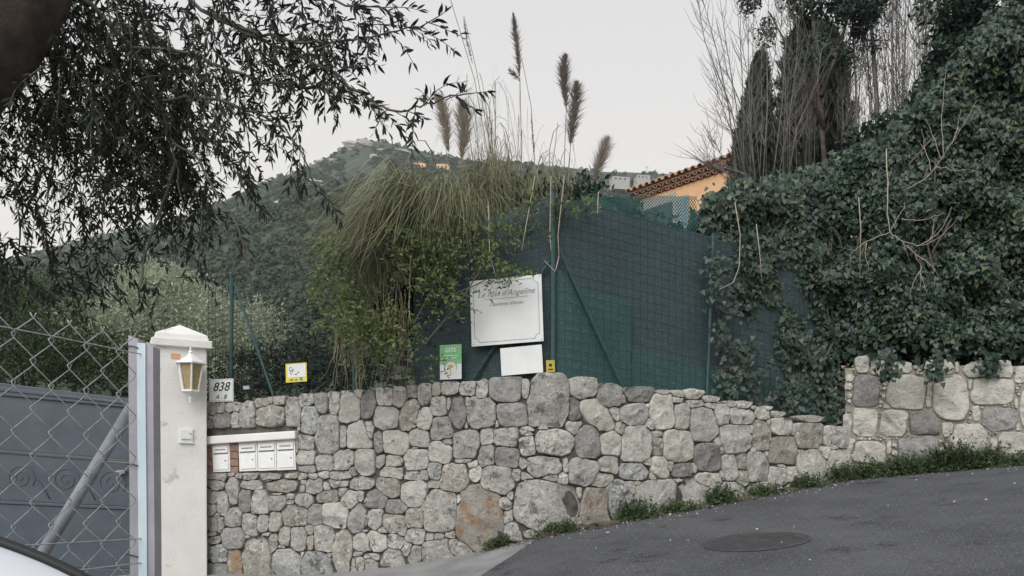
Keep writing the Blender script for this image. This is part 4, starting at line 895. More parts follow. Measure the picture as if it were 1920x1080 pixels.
# ---------------------------------------------------------------- near olive tree hanging in from the left
r = np.random.default_rng(21)
ot = thing('olive_tree', (-3.35, 3.1, float(ground_z(-3.35, 3.1))), 'dark olive tree overhanging at the upper left, drooping leafy branches against the sky', 'tree')
def Pj(u, v, y): return P(u, v, y)
b = MB(); b.tube([(-3.35, 3.1, -.4), (-3.3, 3.08, .6), (-3.1, 3.05, 1.5), (-2.7, 3.0, 2.25), Pj(-110, 165, 3.0), Pj(-10, 70, 3.0), Pj(50, -20, 3.0), Pj(110, -180, 3.05), Pj(150, -420, 3.2)], [.30, .25, .22, .20, .19, .165, .15, .12, .07], 14); b.build('trunk', M['bark'], ot, smooth=True)
BR = [([(70, -60, 3.0), (170, 10, 3.1), (250, 90, 3.2), (300, 190, 3.3), (330, 300, 3.35), (345, 400, 3.3)], .018),
      ([(60, -40, 3.0), (90, 90, 3.15), (110, 200, 3.3), (100, 320, 3.4), (80, 420, 3.4)], .016),
      ([(110, -180, 3.0), (260, -60, 3.1), (380, 20, 3.0), (470, 60, 2.9), (560, 80, 2.8), (650, 78, 2.75), (730, 62, 2.7), (803, 42, 2.65)], .014),
      ([(380, 20, 3.0), (480, 70, 2.9), (560, 105, 2.85), (630, 140, 2.8), (690, 185, 2.75), (740, 212, 2.7), (800, 196, 2.7), (874, 176, 2.65)], .012),
      ([(300, 190, 3.3), (380, 180, 3.1), (450, 200, 3.0), (520, 230, 2.9), (570, 290, 2.85), (592, 352, 2.85)], .012),
      ([(250, 90, 3.2), (360, 100, 3.05), (450, 140, 2.95), (520, 160, 2.9), (590, 160, 2.85), (640, 190, 2.8)], .012),
      ([(320, 260, 3.3), (370, 300, 3.2), (410, 370, 3.1), (450, 430, 3.0), (470, 520, 3.0)], .010),
      ([(260, -60, 3.1), (420, -40, 2.9), (560, -20, 2.8), (650, 10, 2.75), (720, 16, 2.7)], .012),
      ([(200, 60, 3.2), (230, 200, 3.4), (200, 330, 3.5), (190, 460, 3.5)], .012),
      ([(330, 300, 3.35), (300, 400, 3.3), (270, 480, 3.3), (260, 560, 3.3)], .012),
      ([(80, 320, 3.4), (40, 420, 3.5), (30, 520, 3.5)], .012), ([(70, -60, 3.0), (-60, 100, 3.2), (-80, 300, 3.3), (-60, 480, 3.3)], .02)]
b = MB(); brpts = []
def dens(pts, k=10):
    pts = np.array([tuple(Pj(*p)) for p in pts]); t = np.linspace(0, len(pts) - 1, (len(pts) - 1) * k + 1); i = np.arange(len(pts))
    q = np.stack([np.interp(t, i, pts[:, a]) for a in range(3)], 1)
    for _ in range(2): q[1:-1] = (q[:-2] + q[1:-1] * 2 + q[2:]) / 4
    return q
for pts, rad in BR:
    q = dens(pts); q[1:-1] += r.normal(0, .004, (len(q) - 2, 3)); brpts.append(q); b.tube([tuple(p) for p in q[::2]], list(np.linspace(rad * .6, .0022, len(q[::2]))), 6)
b.build('branch_network', M['twig'], ot, smooth=True)
LP, LD, LN, LW = [], [], [], []            # leaves
tw = MB()
def twig(p, d, ln, droop, dens_=.020, tube=True, far=False):
    p = np.array(p, float); d = np.array(d, float); d /= np.linalg.norm(d); n = max(3, int(ln / .024)); pts = [p.copy()]
    for k in range(n):
        d = d + np.array([0, 0, -droop * .09]) + r.normal(0, .07, 3); d /= np.linalg.norm(d); p = p + d * .024; pts.append(p.copy())
        for sgn in (1, -1):
            if r.random() < .12: continue
            lat = np.cross(d, r.normal(0, 1, 3)); lat /= max(np.linalg.norm(lat), 1e-6)
            ld = d * r.uniform(.45, .95) + lat * sgn * .75 + np.array([0, 0, -.22 * droop]); LP.append(p + d * r.uniform(-.01, .01)); LD.append(ld); LN.append(r.normal(0, 1, 3) + np.array([0, 0, .8])); LW.append(r.uniform(.7, 1.15))
    LP.append(p); LD.append(d); LN.append(r.normal(0, 1, 3)); LW.append(.8)
    if tube: tw.tube([tuple(q) for q in pts[::2]] + [tuple(pts[-1])], list(np.linspace(.0022, .0008, len(pts[::2]) + 1)), 3, cap=False)
# sparse branches at the right keep their leaves as single objects
for bi in (2, 3, 4, 5, 7):
    q = brpts[bi]; a = 18 if bi in (2, 7) else 14
    for k in range(a, len(q) - 1, 3):
        t = q[k + 1] - q[k]
        twig(q[k], t / np.linalg.norm(t) + np.array([r.normal(0, .7), r.normal(0, .5), r.normal(-.25, .5)]), r.uniform(.06, .22), r.uniform(.3, 1.5))
    twig(q[-1], q[-1] - q[-3], .07, .2)
nsp = len(LP)
# the right hand middle part: open, with clumps
DENSE = [(200, 150, 3.7, 145, 150, .8, 6.4), (265, 255, 3.6, 95, 85, .7, 2.4), (110, 265, 3.8, 90, 80, .7, 1.1), (75, 345, 3.7, 70, 30, .5, .6), (330, 90, 3.4, 70, 100, .6, .9), (60, 180, 3.7, 60, 80, .6, .55),
         (250, 335, 3.5, 110, 34, .5, .5), (430, 40, 3.1, 80, 50, .5, .5), (560, 10, 3.0, 110, 34, .4, .45), (640, 15, 2.9, 50, 26, .3, .12), (520, 78, 3.0, 42, 28, .3, .22), (532, 165, 3.0, 42, 38, .3, .26), (478, 235, 3.0, 36, 28, .3, .12), (420, 265, 3.1, 38, 28, .3, .14), (440, 150, 3.1, 60, 60, .4, .16), (590, 100, 2.9, 40, 50, .3, .14),
         (100, 450, 3.6, 110, 50, .5, .36), (280, 420, 3.5, 90, 40, .5, .22), (40, 480, 3.6, 70, 70, .5, .45), (200, 480, 3.5, 120, 30, .5, .12), (390, 370, 3.2, 40, 40, .3, .07), (180, 40, 3.6, 110, 80, .6, 1.0), (-120, 230, 3.6, 120, 250, .7, 1.4)]
pp, _ = blob_points(r, DENSE, 1180)
for p in pp: twig(p, np.array([r.normal(.15, .5), r.normal(0, .5), r.normal(-.35, .45)]), r.uniform(.14, .32), r.uniform(.4, 1.8), tube=True)
tw.build('twigs', M['twig'], ot, kind='stuff')
LP, LD, LN, LW = map(np.array, (LP, LD, LN, LW)); LN = unit(LN)
LL = .044 * LW; WW = .0105 * LW * r.uniform(.8, 1.15, len(LW))
pick = r.permutation(nsp)[:300]; rest = np.setdiff1d(np.arange(len(LP)), pick)
leaf_objects(ot, LP[pick], unit(LD[pick]), LN[pick], LL[pick], WW[pick], LENS, M['olive'], curl=.18)
foliage('foliage', ot, M['olive'], LP[rest], LD[rest], LN[rest], LL[rest], WW[rest], LENS, .18)

# ---------------------------------------------------------------- silvery olive bushes behind the gate and fence
def bush(name, label, cat, blobs, n, L, W, m, stem_m, base, shape=RHOMB, seed=1, group=None, up=.5, twn=40):
    r = np.random.default_rng(seed); t = thing(name, base, label, cat, group)
    # leafy shoots through the volume
    p, q = blob_points(r, blobs, n // 9); P_, D_, N_ = [], [], []
    for k in range(9):
        sh = unit(q * .9 + r.normal(0, .45, p.shape) + np.array([0, 0, up])); a = p + sh * (k * L * .35)
        P_.append(a); D_.append(unit(sh + r.normal(0, .75, p.shape))); N_.append(unit(q + r.normal(0, .6, p.shape)))
    Pp = np.concatenate(P_); foliage('crown', t, m, Pp, np.concatenate(D_), np.concatenate(N_), L * r.uniform(.6, 1.2, len(Pp)), W * r.uniform(.7, 1.2, len(Pp)), shape)
    b = MB(); bs = Vector(base)
    for bl in blobs:
        for k in range(max(1, twn // len(blobs) // 4)):
            c = P(bl[0] + r.normal(0, bl[3] * .35), bl[1] + r.normal(0, bl[4] * .35), bl[2]); mid = bs.lerp(c, .5) + Vector((r.normal(0, .12), r.normal(0, .12), .1))
            b.tube([bs + Vector((r.normal(0, .05), r.normal(0, .05), 0)), mid, c], [.04, .025, .008], 5)
    b.build('trunk', stem_m, t, smooth=True); return t
bush('olive_bush', 'silvery green olive bush behind the fence, right of the gate pillar cap', 'bush', [(310, 590, 12.5, 110, 75, .9, 3), (440, 625, 12.3, 95, 60, .8, 2), (200, 630, 12.6, 110, 60, .8, 2), (290, 530, 12.7, 60, 30, .6, .9), (400, 690, 12.2, 120, 50, .7, 1.6)], 26000, .075, .024, M['olivepale'], M['bark'], P(340, 800, 12.5), seed=31)
bush('green_bush', 'dull green bush above the left end of the slate gate, seen through the chain link', 'bush', [(60, 640, 12, 110, 90, .9, 2), (150, 680, 12.2, 90, 60, .8, 1.6), (-60, 620, 12, 120, 100, .9, 1.5), (60, 560, 12.3, 80, 50, .6, .8)], 13000, .085, .024, M['weed'], M['bark'], P(60, 830, 12.2), seed=32)
bush('dark_bush', 'dark shaded bush at the foot of the mesh between the two left fence posts', 'bush', [(560, 690, 10.6, 110, 50, .6, 1.5), (470, 710, 10.4, 70, 40, .5, .8), (660, 690, 10.2, 60, 60, .5, .8), (600, 620, 11, 70, 60, .6, .6)], 7000, .07, .02, M['olive'], M['bark'], P(560, 790, 10.6), seed=33)
bush('dark_shrub', 'dark dense shrub behind the netting under the standing pampas plumes', 'bush', [(900, 470, 9.7, 130, 90, .5, 2.2), (1000, 430, 9.7, 70, 70, .5, 1.2), (850, 600, 9.6, 130, 90, .5, 2), (960, 620, 9.6, 70, 80, .5, 1.2), (1080, 400, 9.9, 60, 40, .5, .7), (740, 560, 9.7, 70, 90, .5, 1), (1180, 520, 10.2, 90, 110, .4, 2.5), (1270, 560, 10.6, 80, 110, .4, 2.5), (1200, 660, 10.3, 110, 70, .4, 2), (1330, 640, 10.9, 60, 100, .4, 1.5), (1100, 560, 10.0, 60, 120, .4, 2)], 30000, .10, .045, M['evergreen'], M['bark'], P(900, 800, 9.7), seed=34)

# ---------------------------------------------------------------- pampas grass
def arcs(b, r, root, n, az, azs, h0, h1, reach0, reach1, w0=.007, droop=1.0, segs=11):
    for _ in range(n):
        a = math.radians(r.normal(az, azs)); H = r.uniform(h0, h1); R = r.uniform(reach0, reach1); dv = Vector((math.sin(a), -math.cos(a), 0))
        p0 = Vector(root) + Vector((r.normal(0, .14), r.normal(0, .10), r.uniform(-.1, .1))); fall = r.uniform(.5, 1.0) * droop; pts = []
        wob = Vector((r.normal(0, .05), r.normal(0, .05), 0))
        for k in range(segs):
            t = k / (segs - 1); z = H * (1 - (1 - min(1, t * 1.8)) ** 2) - fall * H * max(0, t - .42) ** 1.6 * 3.2
            pts.append(p0 + dv * (R * (t ** 1.25)) + Vector((0, 0, z)) + wob * math.sin(t * 6))
        w = w0 * r.uniform(.5, 1.1); vs = []
        sd = Vector((dv.y, -dv.x, 0)); sd = (sd * math.cos(r.normal(0, .7)) + Vector((0, 0, 1)) * math.sin(r.normal(0, .5)))
        for k, p in enumerate(pts):
            ww = w * (1 - (k / (segs - 1)) ** 2 * .85); vs += [p - sd * ww, p + sd * ww]
        b.add(vs, [(2 * k, 2 * k + 1, 2 * k + 3, 2 * k + 2) for k in range(segs - 1)])
def plume(parent, pts, wmax, m, n=950, seed=0, label=None, w_end=.3):
    """feathery plume along a curved axis (pixels, depth)"""
    r = np.random.default_rng(seed); q = np.array([tuple(P(*p)) for p in pts]); t = r.random(n) ** .9; i = np.linspace(0, 1, len(q))
    c = np.stack([np.interp(t, i, q[:, k]) for k in range(3)], 1); ax = unit((q[-1] - q[0])[None])[0]
    prof_ = np.interp(t, [0, .12, .45, .8, 1], [w_end, .75, 1.0, .62, .10]); rad = unit(np.cross(r.normal(0, 1, (n, 3)), ax))
    d = unit(ax * r.uniform(.9, 1.7, (n, 1)) + rad * r.uniform(.25, .95, (n, 1)) + np.array([0, 0, -.12]))
    L = wmax * prof_ * r.uniform(1.2, 2.5, n); o = foliage('plume', parent, m, c - d * (L * .12)[:, None], d, unit(r.normal(0, 1, (n, 3))), L, np.full(n, .0075), RHOMB, .22, kind=None)
    if label: o['label'] = label
def stalk(parent, pts, rad=.006, m='straw'):
    q = [P(*p) for p in pts]; b = MB(); b.tube(q, list(np.linspace(rad, rad * .55, len(q))), 5, cap=False); b.build('stalk', M[m], parent, smooth=True)
r = np.random.default_rng(41)
def tuft(root, n, az, azs, h0, h1, r0, r1, w0, droop, per):
    for _ in range(n):                     # blades grow in small bundles that lean together
        h = r.uniform(h0, h1); q = r.uniform(r0, r1); arcs(b, r, Vector(root) + Vector((r.normal(0, .12), r.normal(0, .08), r.normal(0, .06))), per, r.normal(az, azs), 7, h * .8, h * 1.1, q * .75, q * 1.15, w0 * r.uniform(.7, 1.2), droop * r.uniform(.75, 1.25))
root = P(800, 520, 9.1)
pg = thing('pampas_grass', P(790, 735, 9.1), 'drooping pampas grass clump arching left over the fence, with two cream plumes', 'pampas grass')
b = MB(); tuft(P(800, 520, 9.1), 22, -66, 26, .65, 1.15, .6, 1.5, .0075, .80, 22); tuft(P(750, 520, 8.95), 14, -60, 35, .35, .85, .4, 1.0, .007, .9, 20); tuft(P(880, 490, 9.2), 16, -10, 70, .5, 1.0, .2, .9, .0065, .8, 16); tuft(P(840, 480, 9.2), 10, 40, 45, .5, 1.0, .3, 1.0, .005, .8, 24); tuft(P(770, 480, 8.95), 14, -72, 22, .45, .8, .9, 1.5, .0075, 1.05, 12); tuft(P(850, 450, 8.9), 10, -30, 60, .35, .6, .3, .9, .0075, 1.5, 9); tuft(P(720, 500, 8.85), 8, -75, 30, .35, .6, .4, .75, .007, 1.1, 14); tuft(P(690, 560, 8.85), 8, -70, 40, .2, .5, .2, .6, .005, 1.0, 24)
b.build('leaf_blades', M['pampas'], pg, kind='stuff', smooth=True)
b = MB()
for _ in range(110):                       # hanging thatch of dead blades
    p = P(r.uniform(625, 770), r.uniform(500, 660), r.uniform(8.7, 9.1)); ln = r.uniform(.3, .9); s_ = r.normal(0, .08); pts = [p + Vector((s_ * t * t + r.normal(0, .01), r.normal(0, .02), -ln * t)) for t in np.linspace(0, 1, 6)]
    w_ = .004; b.add([q + Vector((sx * w_ * (1 - k / 7), 0, 0)) for k, q in enumerate(pts) for sx in (-1, 1)], [(2 * k, 2 * k + 1, 2 * k + 3, 2 * k + 2) for k in range(5)])
b.build('dead_thatch', M['straw'], pg, kind='stuff')
stalk(pg, [(800, 470, 9.0), (838, 300, 9.0), (836, 275, 9.0)]); plume(pg, [(842, 286, 9.0), (838, 245, 9.0), (830, 205, 9.0), (818, 180, 9.0)], 0.115, M['plume'], seed=1)
stalk(pg, [(850, 470, 9.05), (868, 310, 9.05), (868, 285, 9.05)]); plume(pg, [(866, 300, 9.05), (871, 260, 9.05), (869, 225, 9.05), (866, 190, 9.05)], 0.145, M['plume'], seed=2)
stalk(pg, [(790, 450, 9.0), (778, 390, 9.0), (770, 350, 9.0)]); plume(pg, [(782, 400, 9.0), (776, 370, 9.0), (766, 325, 9.0)], 0.108, M['straw'], 500, seed=3)
pg2 = thing('pampas_grass', P(980, 715, 9.5), 'tall standing pampas grass behind the corner post, grey plumes on upright stalks', 'pampas grass')
b = MB(); arcs(b, r, P(930, 470, 9.5), 330, -30, 60, .5, 1.25, .2, .8, .005, .9); arcs(b, r, P(1010, 470, 9.6), 260, 30, 60, .4, 1.0, .15, .7, .005, .9); arcs(b, r, P(930, 430, 9.5), 74, -50, 55, .9, 1.85, .35, .85, .0045, .6); arcs(b, r, P(1000, 450, 9.5), 22, 60, 40, .9, 1.3, .4, .8, .0045, .8)
b.build('leaf_blades', M['pampas'], pg2, kind='stuff', smooth=True)
ST_ = [((982, 480, 9.5), (978, 300, 9.5), (975, 150, 9.5), (972, 125, 9.5)), ((1055, 470, 9.5), (1057, 330, 9.5), (1062, 200, 9.5), (1060, 185, 9.5)), ((1062, 470, 9.45), (1066, 330, 9.45), (1070, 268, 9.45), (1072, 255, 9.45)),
       ((940, 480, 9.5), (915, 290, 9.5), (890, 150, 9.5), (845, 0, 9.5), (838, -30, 9.5)), ((945, 480, 9.5), (918, 270, 9.5), (893, 130, 9.5), (870, 30, 9.5)), ((1030, 460, 9.5), (1035, 320, 9.5), (1046, 230, 9.5)), ((1005, 460, 9.5), (1002, 300, 9.5), (996, 200, 9.5), (978, 108, 9.5)), ((1112, 420, 9.6), (1113, 360, 9.6), (1120, 330, 9.6))]
for q in ST_: stalk(pg2, q)
plume(pg2, [(974, 145, 9.5), (971, 100, 9.5), (966, 60, 9.5), (962, 24, 9.5)], 0.070, M['plumedark'], 700, 4, w_end=.5)
plume(pg2, [(976, 152, 9.5), (968, 142, 9.5), (954, 131, 9.5)], 0.061, M['plumedark'], 90, 5)
plume(pg2, [(1062, 202, 9.5), (1057, 165, 9.5), (1058, 130, 9.5), (1061, 103, 9.5)], 0.106, M['plumedark'], 900, 6, w_end=.4)
plume(pg2, [(1069, 272, 9.45), (1074, 230, 9.45), (1079, 185, 9.45), (1081, 154, 9.45)], 0.121, M['plumedark'], 900, 7, w_end=.4)
plume(pg2, [(1112, 345, 9.6), (1120, 315, 9.6), (1130, 285, 9.6), (1140, 258, 9.6)], 0.121, M['plume'], 800, 8, w_end=.5)
plume(pg2, [(886, 120, 9.5), (876, 75, 9.5), (869, 32, 9.5)], 0.030, M['plumedark'], 160, 9); plume(pg2, [(1003, 300, 9.5), (999, 260, 9.5), (996, 215, 9.5)], 0.024, M['plumedark'], 120, 10)
b = MB()                                   # long dead blades hanging down in front of the netting
for (u0, v0, u1, v1, u2, v2) in ((1058, 330, 1045, 420, 1048, 480), (1048, 480, 1052, 520, 1020, 488), (1033, 330, 1030, 420, 1033, 470), (1003, 330, 985, 430, 978, 470), (915, 380, 912, 450, 930, 520), (770, 480, 765, 560, 770, 610), (1122, 360, 1120, 380, 1121, 400)):
    q = [P(u0, v0, 8.55), P(u1, v1, 8.5), P(u2, v2, 8.5)]; b.tube([q[0], (q[0] + q[1] * 2 + q[2]) / 4 * 1.0, q[1].lerp(q[2], .35), q[2]], [.006, .006, .005, .003], 4)
b.build('hanging_blades', M['dead'], pg2)

# ---------------------------------------------------------------- broad leaved shrub climbing through the left fence
r = np.random.default_rng(51)
cs = thing('climbing_shrub', P(700, 728, 8.6), 'yellow-green broadleaved shrub growing through the fence around the name sign', 'shrub')
BL = [(615, 470, 8.5, 32, 30, .2, .8), (630, 540, 8.5, 48, 50, .2, 1.2), (700, 600, 8.45, 60, 40, .2, 1.3), (740, 625, 8.45, 45, 25, .2, .8), (800, 490, 8.5, 60, 60, .2, 1.4), (830, 560, 8.45, 50, 40, .2, 1.0), (780, 450, 8.5, 60, 40, .2, .8), (880, 440, 8.6, 80, 40, .2, 1.0), (930, 500, 8.45, 40, 22, .15, .6), (960, 430, 8.6, 50, 40, .2, .7), (1010, 390, 8.7, 40, 30, .2, .4), (1090, 390, 8.7, 40, 22, .2, .4), (820, 690, 8.4, 14, 30, .1, .15), (690, 650, 8.4, 50, 40, .2, .9), (650, 600, 8.4, 40, 40, .2, .6), (960, 515, 8.4, 22, 10, .08, .2)]
p, q = blob_points(r, BL, 980); LPs, LDs, LNs = [], [], []; tb = MB()
for k in range(len(p)):
    d = unit((q[k] + r.normal(0, .6, 3) + np.array([0, -.4, -.15]))[None])[0]; n_ = r.integers(4, 8); a = p[k].copy(); pts = [a.copy()]
    for j in range(n_):
        a = a + d * .028 + np.array([0, 0, -.002 * j]); pts.append(a.copy())
        lat = unit(np.cross(d, r.normal(0, 1, 3))[None])[0]; LPs.append(a.copy()); LDs.append(d * .5 + lat); LNs.append(np.array([0, -.7, .7]) + r.normal(0, .5, 3))
    if k % 3 == 0: tb.tube([tuple(x) for x in pts], .002, 3, cap=False)
LPs, LDs, LNs = map(np.array, (LPs, LDs, LNs)); LNs = unit(LNs); L_ = r.uniform(.035, .062, len(LPs))
big = np.argsort(-L_ + LPs[:, 1] * .05)[:300]; rest = np.setdiff1d(np.arange(len(LPs)), big)
leaf_objects(cs, LPs[big], unit(LDs[big]), LNs[big], L_[big], L_[big] * .42, LENS, M['shrub'])
foliage('foliage', cs, M['shrub'], LPs[rest], LDs[rest], LNs[rest], L_[rest], L_[rest] * .42, LENS)
for pts in ([(720, 730, 8.6), (700, 650, 8.55), (660, 560, 8.5), (630, 480, 8.5)], [(720, 730, 8.6), (760, 640, 8.5), (810, 540, 8.5), (870, 450, 8.55), (960, 420, 8.6)], [(830, 560, 8.45), (880, 540, 8.42), (930, 515, 8.40)], [(800, 640, 8.45), (860, 570, 8.42), (905, 500, 8.42), (945, 490, 8.4)]):
    tb.tube([P(*x) for x in pts], list(np.linspace(.010, .004, len(pts))), 5)
tb.build('stems', M['twig'], cs, kind='stuff')
# ---------------------------------------------------------------- ivy hedge at the right
r = np.random.default_rng(61)
UP = [(1322, 395), (1335, 352), (1400, 322), (1480, 305), (1540, 290), (1600, 262), (1650, 232), (1700, 215), (1750, 160), (1800, 110), (1860, 40), (1930, -40), (2100, -120), (2400, -150)]
LO = [(1322, 420), (1345, 470), (1365, 520), (1385, 575), (1410, 640), (1440, 680), (1490, 730), (1530, 772), (1558, 782), (1570, 690), (1578, 650), (1600, 636), (1920, 630), (2400, 650)]
def hedge_y(u): return np.interp(u, [1320, 1400, 1500, 1590, 1650, 1920, 2400], [9.55, 9.95, 10.35, 10.45, 10.1, 9.8, 9.25])
def bump(u, v): return np.array([mn.noise(Vector((a * .011, c_ * .011, .3))) * .33 + mn.noise(Vector((a * .035, c_ * .035, 5.3))) * .14 for a, c_ in zip(u, v)])
ivy = thing('ivy_hedge', P(1700, 670, 10), 'huge dark green ivy hedge hanging over the fence and wall at right', 'hedge')
def ivy_pts(n, d0, d1, umin=1322, umax=2350, edge=0, low=0):
    u = r.uniform(umin, umax, n * 2); v = r.uniform(-150, 800, n * 2); up = np.interp(u, [p[0] for p in UP], [p[1] for p in UP]) + r.normal(0, 9, n * 2); lo = np.interp(u, [p[0] for p in LO], [p[1] for p in LO]) + r.normal(0, 10, n * 2)
    k = (v > up + edge) & (v < lo - edge + low * (u > 1556)); u, v, up = u[k], v[k], up[k]
    y = hedge_y(u) - bump(u, v) + r.uniform(d0, d1, len(u)) + np.clip(1 - (v - up) / 60, 0, 1) ** 2 * .5
    y0 = hedge_y(u)
    return np.stack([(u - 960) / F * y0, y, EYE - (v - HOR) / F * y0], 1), u, v
pts, u, v = ivy_pts(46000, 0, .14); n = len(pts)
D = unit(np.stack([r.normal(0, .6, n), r.normal(-.25, .25, n), r.normal(-.8, .4, n)], 1)); N_ = unit(np.stack([r.normal(-.1, .45, n), np.full(n, -1.0), r.normal(.55, .4, n)], 1)); L_ = r.uniform(.03, .08, n)
top = np.argsort(-(L_ + (u < 1600) * .02 - (u > 1915) * 1))[:300]; rest = np.setdiff1d(np.arange(n), top)
leaf_objects(ivy, pts[top] - np.array([0, .03, 0]), D[top], N_[top], L_[top] * 1.1, L_[top] * .9, IVY, M['ivy'])
kind_ = r.random(len(rest)) + .25 * np.array([mn.noise(Vector(q_) * 1.7) for q_ in pts[rest]])
for lo_, hi_, nm_ in ((-9, .82, 'ivy'), (.82, 1.08, 'ivynew'), (1.08, 9, 'ivydead')):
    g_ = rest[(kind_ >= lo_) & (kind_ < hi_)]; foliage('ivy_leaves', ivy, M[nm_], pts[g_], D[g_], N_[g_], L_[g_], L_[g_] * .82, IVY)
pts, u, v = ivy_pts(27000, .12, .85, edge=3, low=40); n = len(pts)
foliage('inner_leaves', ivy, M['ivy'], pts, unit(r.normal(0, 1, (n, 3))), unit(np.stack([r.normal(0, .5, n), np.full(n, -1.0), r.normal(.3, .5, n)], 1)), r.uniform(.09, .15, n), r.uniform(.08, .12, n), IVY)
# sprays creeping down the netting and over the second wall
P_, D_, N_ = [], [], []; b = MB()
RUN = [((1400, 640), (1385, 690), (1370, 745)), ((1440, 690), (1400, 720), (1350, 735)), ((1480, 720), (1450, 740), (1400, 760)), ((1420, 650), (1380, 660), (1345, 700)), ((1560, 700), (1555, 760), (1548, 800)), ((1574, 690), (1568, 750), (1562, 790)), ((1500, 700), (1490, 745), (1470, 770)), ((1380, 560), (1360, 600), (1350, 640)), ((1345, 470), (1340, 530), (1345, 580)), ((1760, 665), (1755, 690), (1750, 706)), ((1660, 668), (1662, 690), (1664, 705)), ((1850, 668), (1852, 680), (1850, 690)), ((1530, 650), (1520, 720), (1520, 780))]
for q in RUN:
    q3 = [P(a, c, 9.52 + (a - 1340) * .0040 if a < 1597 else 9.82) for a, c in q]; b.tube(q3, .004, 4)
    for _ in range(95):
        t = r.random() * 2; i = min(1, int(t)); c = q3[i].lerp(q3[i + 1], t - i); P_.append(tuple(c + Vector((r.normal(0, .075), r.normal(-.03, .03), r.normal(0, .06))))); D_.append((r.normal(0, .6), -.2, r.normal(-.7, .4))); N_.append((r.normal(0, .4), -1, r.normal(.4, .4)))
n = len(P_); s_ = r.uniform(.04, .08, n); foliage('ivy_sprays', ivy, M['ivy'], P_, D_, unit(np.array(N_)), s_, s_ * .85, IVY)
for k in range(60):
    u0 = r.uniform(1360, 1900); v0 = np.interp(u0, [p[0] for p in UP], [p[1] for p in UP]) + r.uniform(30, 300); y0 = float(hedge_y(u0)) + .1
    b.tube([P(u0, v0, y0), P(u0 + r.normal(0, 20), v0 + 60, y0 + .05), P(u0 + r.normal(0, 40), v0 + 150, y0 + .2)], [.012, .01, .006], 5)
b.build('stems', M['ivystem'], ivy, kind='stuff')

# ---------------------------------------------------------------- trees behind: evergreens, cypresses, bare shoots
def crown(t, blobs, n, L, W, m, seed, shape=RHOMB, name='crown'):
    r = np.random.default_rng(seed); p, q = blob_points(r, blobs, n); d = unit(r.normal(0, 1, (n, 3))); nn_ = unit(q + r.normal(0, .6, (n, 3)) + np.array([0, 0, .4]))
    return foliage(name, t, m, p, d, nn_, L * r.uniform(.6, 1.25, n), W * r.uniform(.6, 1.2, n), shape)
def trunk(t, pts, r0, r1, m='bark', name='trunk'):
    b = MB(); b.tube([P(*p) for p in pts], list(np.linspace(r0, r1, len(pts))), 8); b.build(name, M[m], t, smooth=True)
ev = thing('evergreen_tree', P(1900, 680, 12.5), 'dark evergreen tree rising behind the ivy at the right edge', 'tree')
trunk(ev, [(1900, 760, 12.5), (1880, 400, 12.5), (1850, 100, 12.5), (1830, -150, 12.5)], .2, .06)
for q in ([(1880, 400, 12.5), (1820, 250, 12.3), (1770, 150, 12.2)], [(1870, 300, 12.5), (1950, 120, 12.5), (2020, -40, 12.5)], [(1860, 200, 12.5), (1800, 60, 12.4), (1790, -40, 12.4)]): trunk(ev, q, .07, .015, name='limb')
rb = np.random.default_rng(71); EB = []
for _ in range(46):
    u = rb.uniform(1765, 2150); v = rb.uniform(-160, 330); lim = np.interp(v, [-160, 0, 100, 200, 330], [1850, 1800, 1775, 1740, 1690])
    if u < lim: continue
    EB.append((u, v, 12.3 + rb.normal(0, .3), rb.uniform(22, 52), rb.uniform(20, 42), .4, 1))
EB += [(1765, 60, 12.2, 26, 40, .3, .6), (1752, 130, 12.1, 26, 40, .3, .7), (1735, 20, 12.3, 22, 26, .3, .3), (1660, 232, 11.2, 40, 18, .3, .5), (1610, 258, 11.0, 40, 16, .3, .4), (1725, 190, 11.6, 30, 40, .3, .7), (1800, 20, 12.2, 40, 50, .4, 1.2), (1700, 235, 11.6, 55, 30, .4, 1), (1745, 200, 11.8, 40, 40, .4, 1), (1780, 130, 12, 30, 50, .4, .9), (1860, 250, 11.8, 90, 70, .5, 3), (1950, 150, 12, 100, 100, .5, 4), (1860, 130, 12.2, 50, 60, .4, 1.6)]
crown(ev, EB, 24000, .095, .045, M['evergreen'], 72, LENS)
ev2 = thing('evergreen_tree', P(1530, 640, 12.2), 'airy dark leafed tree over the two cypresses, top of the picture', 'tree')
EB2 = []
for _ in range(48):
    u = rb.uniform(1405, 1640); v = rb.uniform(-130, 130)
    if v > 60 and 1440 < u < 1500: continue
    EB2.append((u, v, 12.4 + rb.normal(0, .3), rb.uniform(16, 38), rb.uniform(14, 30), .3, 1 if v < 70 else .45))
crown(ev2, EB2, 8500, .075, .034, M['evergreen'], 73, LENS)
trunk(ev2, [(1560, 700, 12.2), (1550, 350, 12.3), (1530, 120, 12.4), (1515, -90, 12.4)], .05, .02)
for q in ([(1545, 240, 12.3), (1490, 110, 12.4), (1440, 20, 12.4)], [(1540, 180, 12.3), (1580, 70, 12.4), (1605, -40, 12.4)], [(1530, 110, 12.4), (1480, 20, 12.4), (1470, -60, 12.4)]): trunk(ev2, q, .035, .008, name='limb')
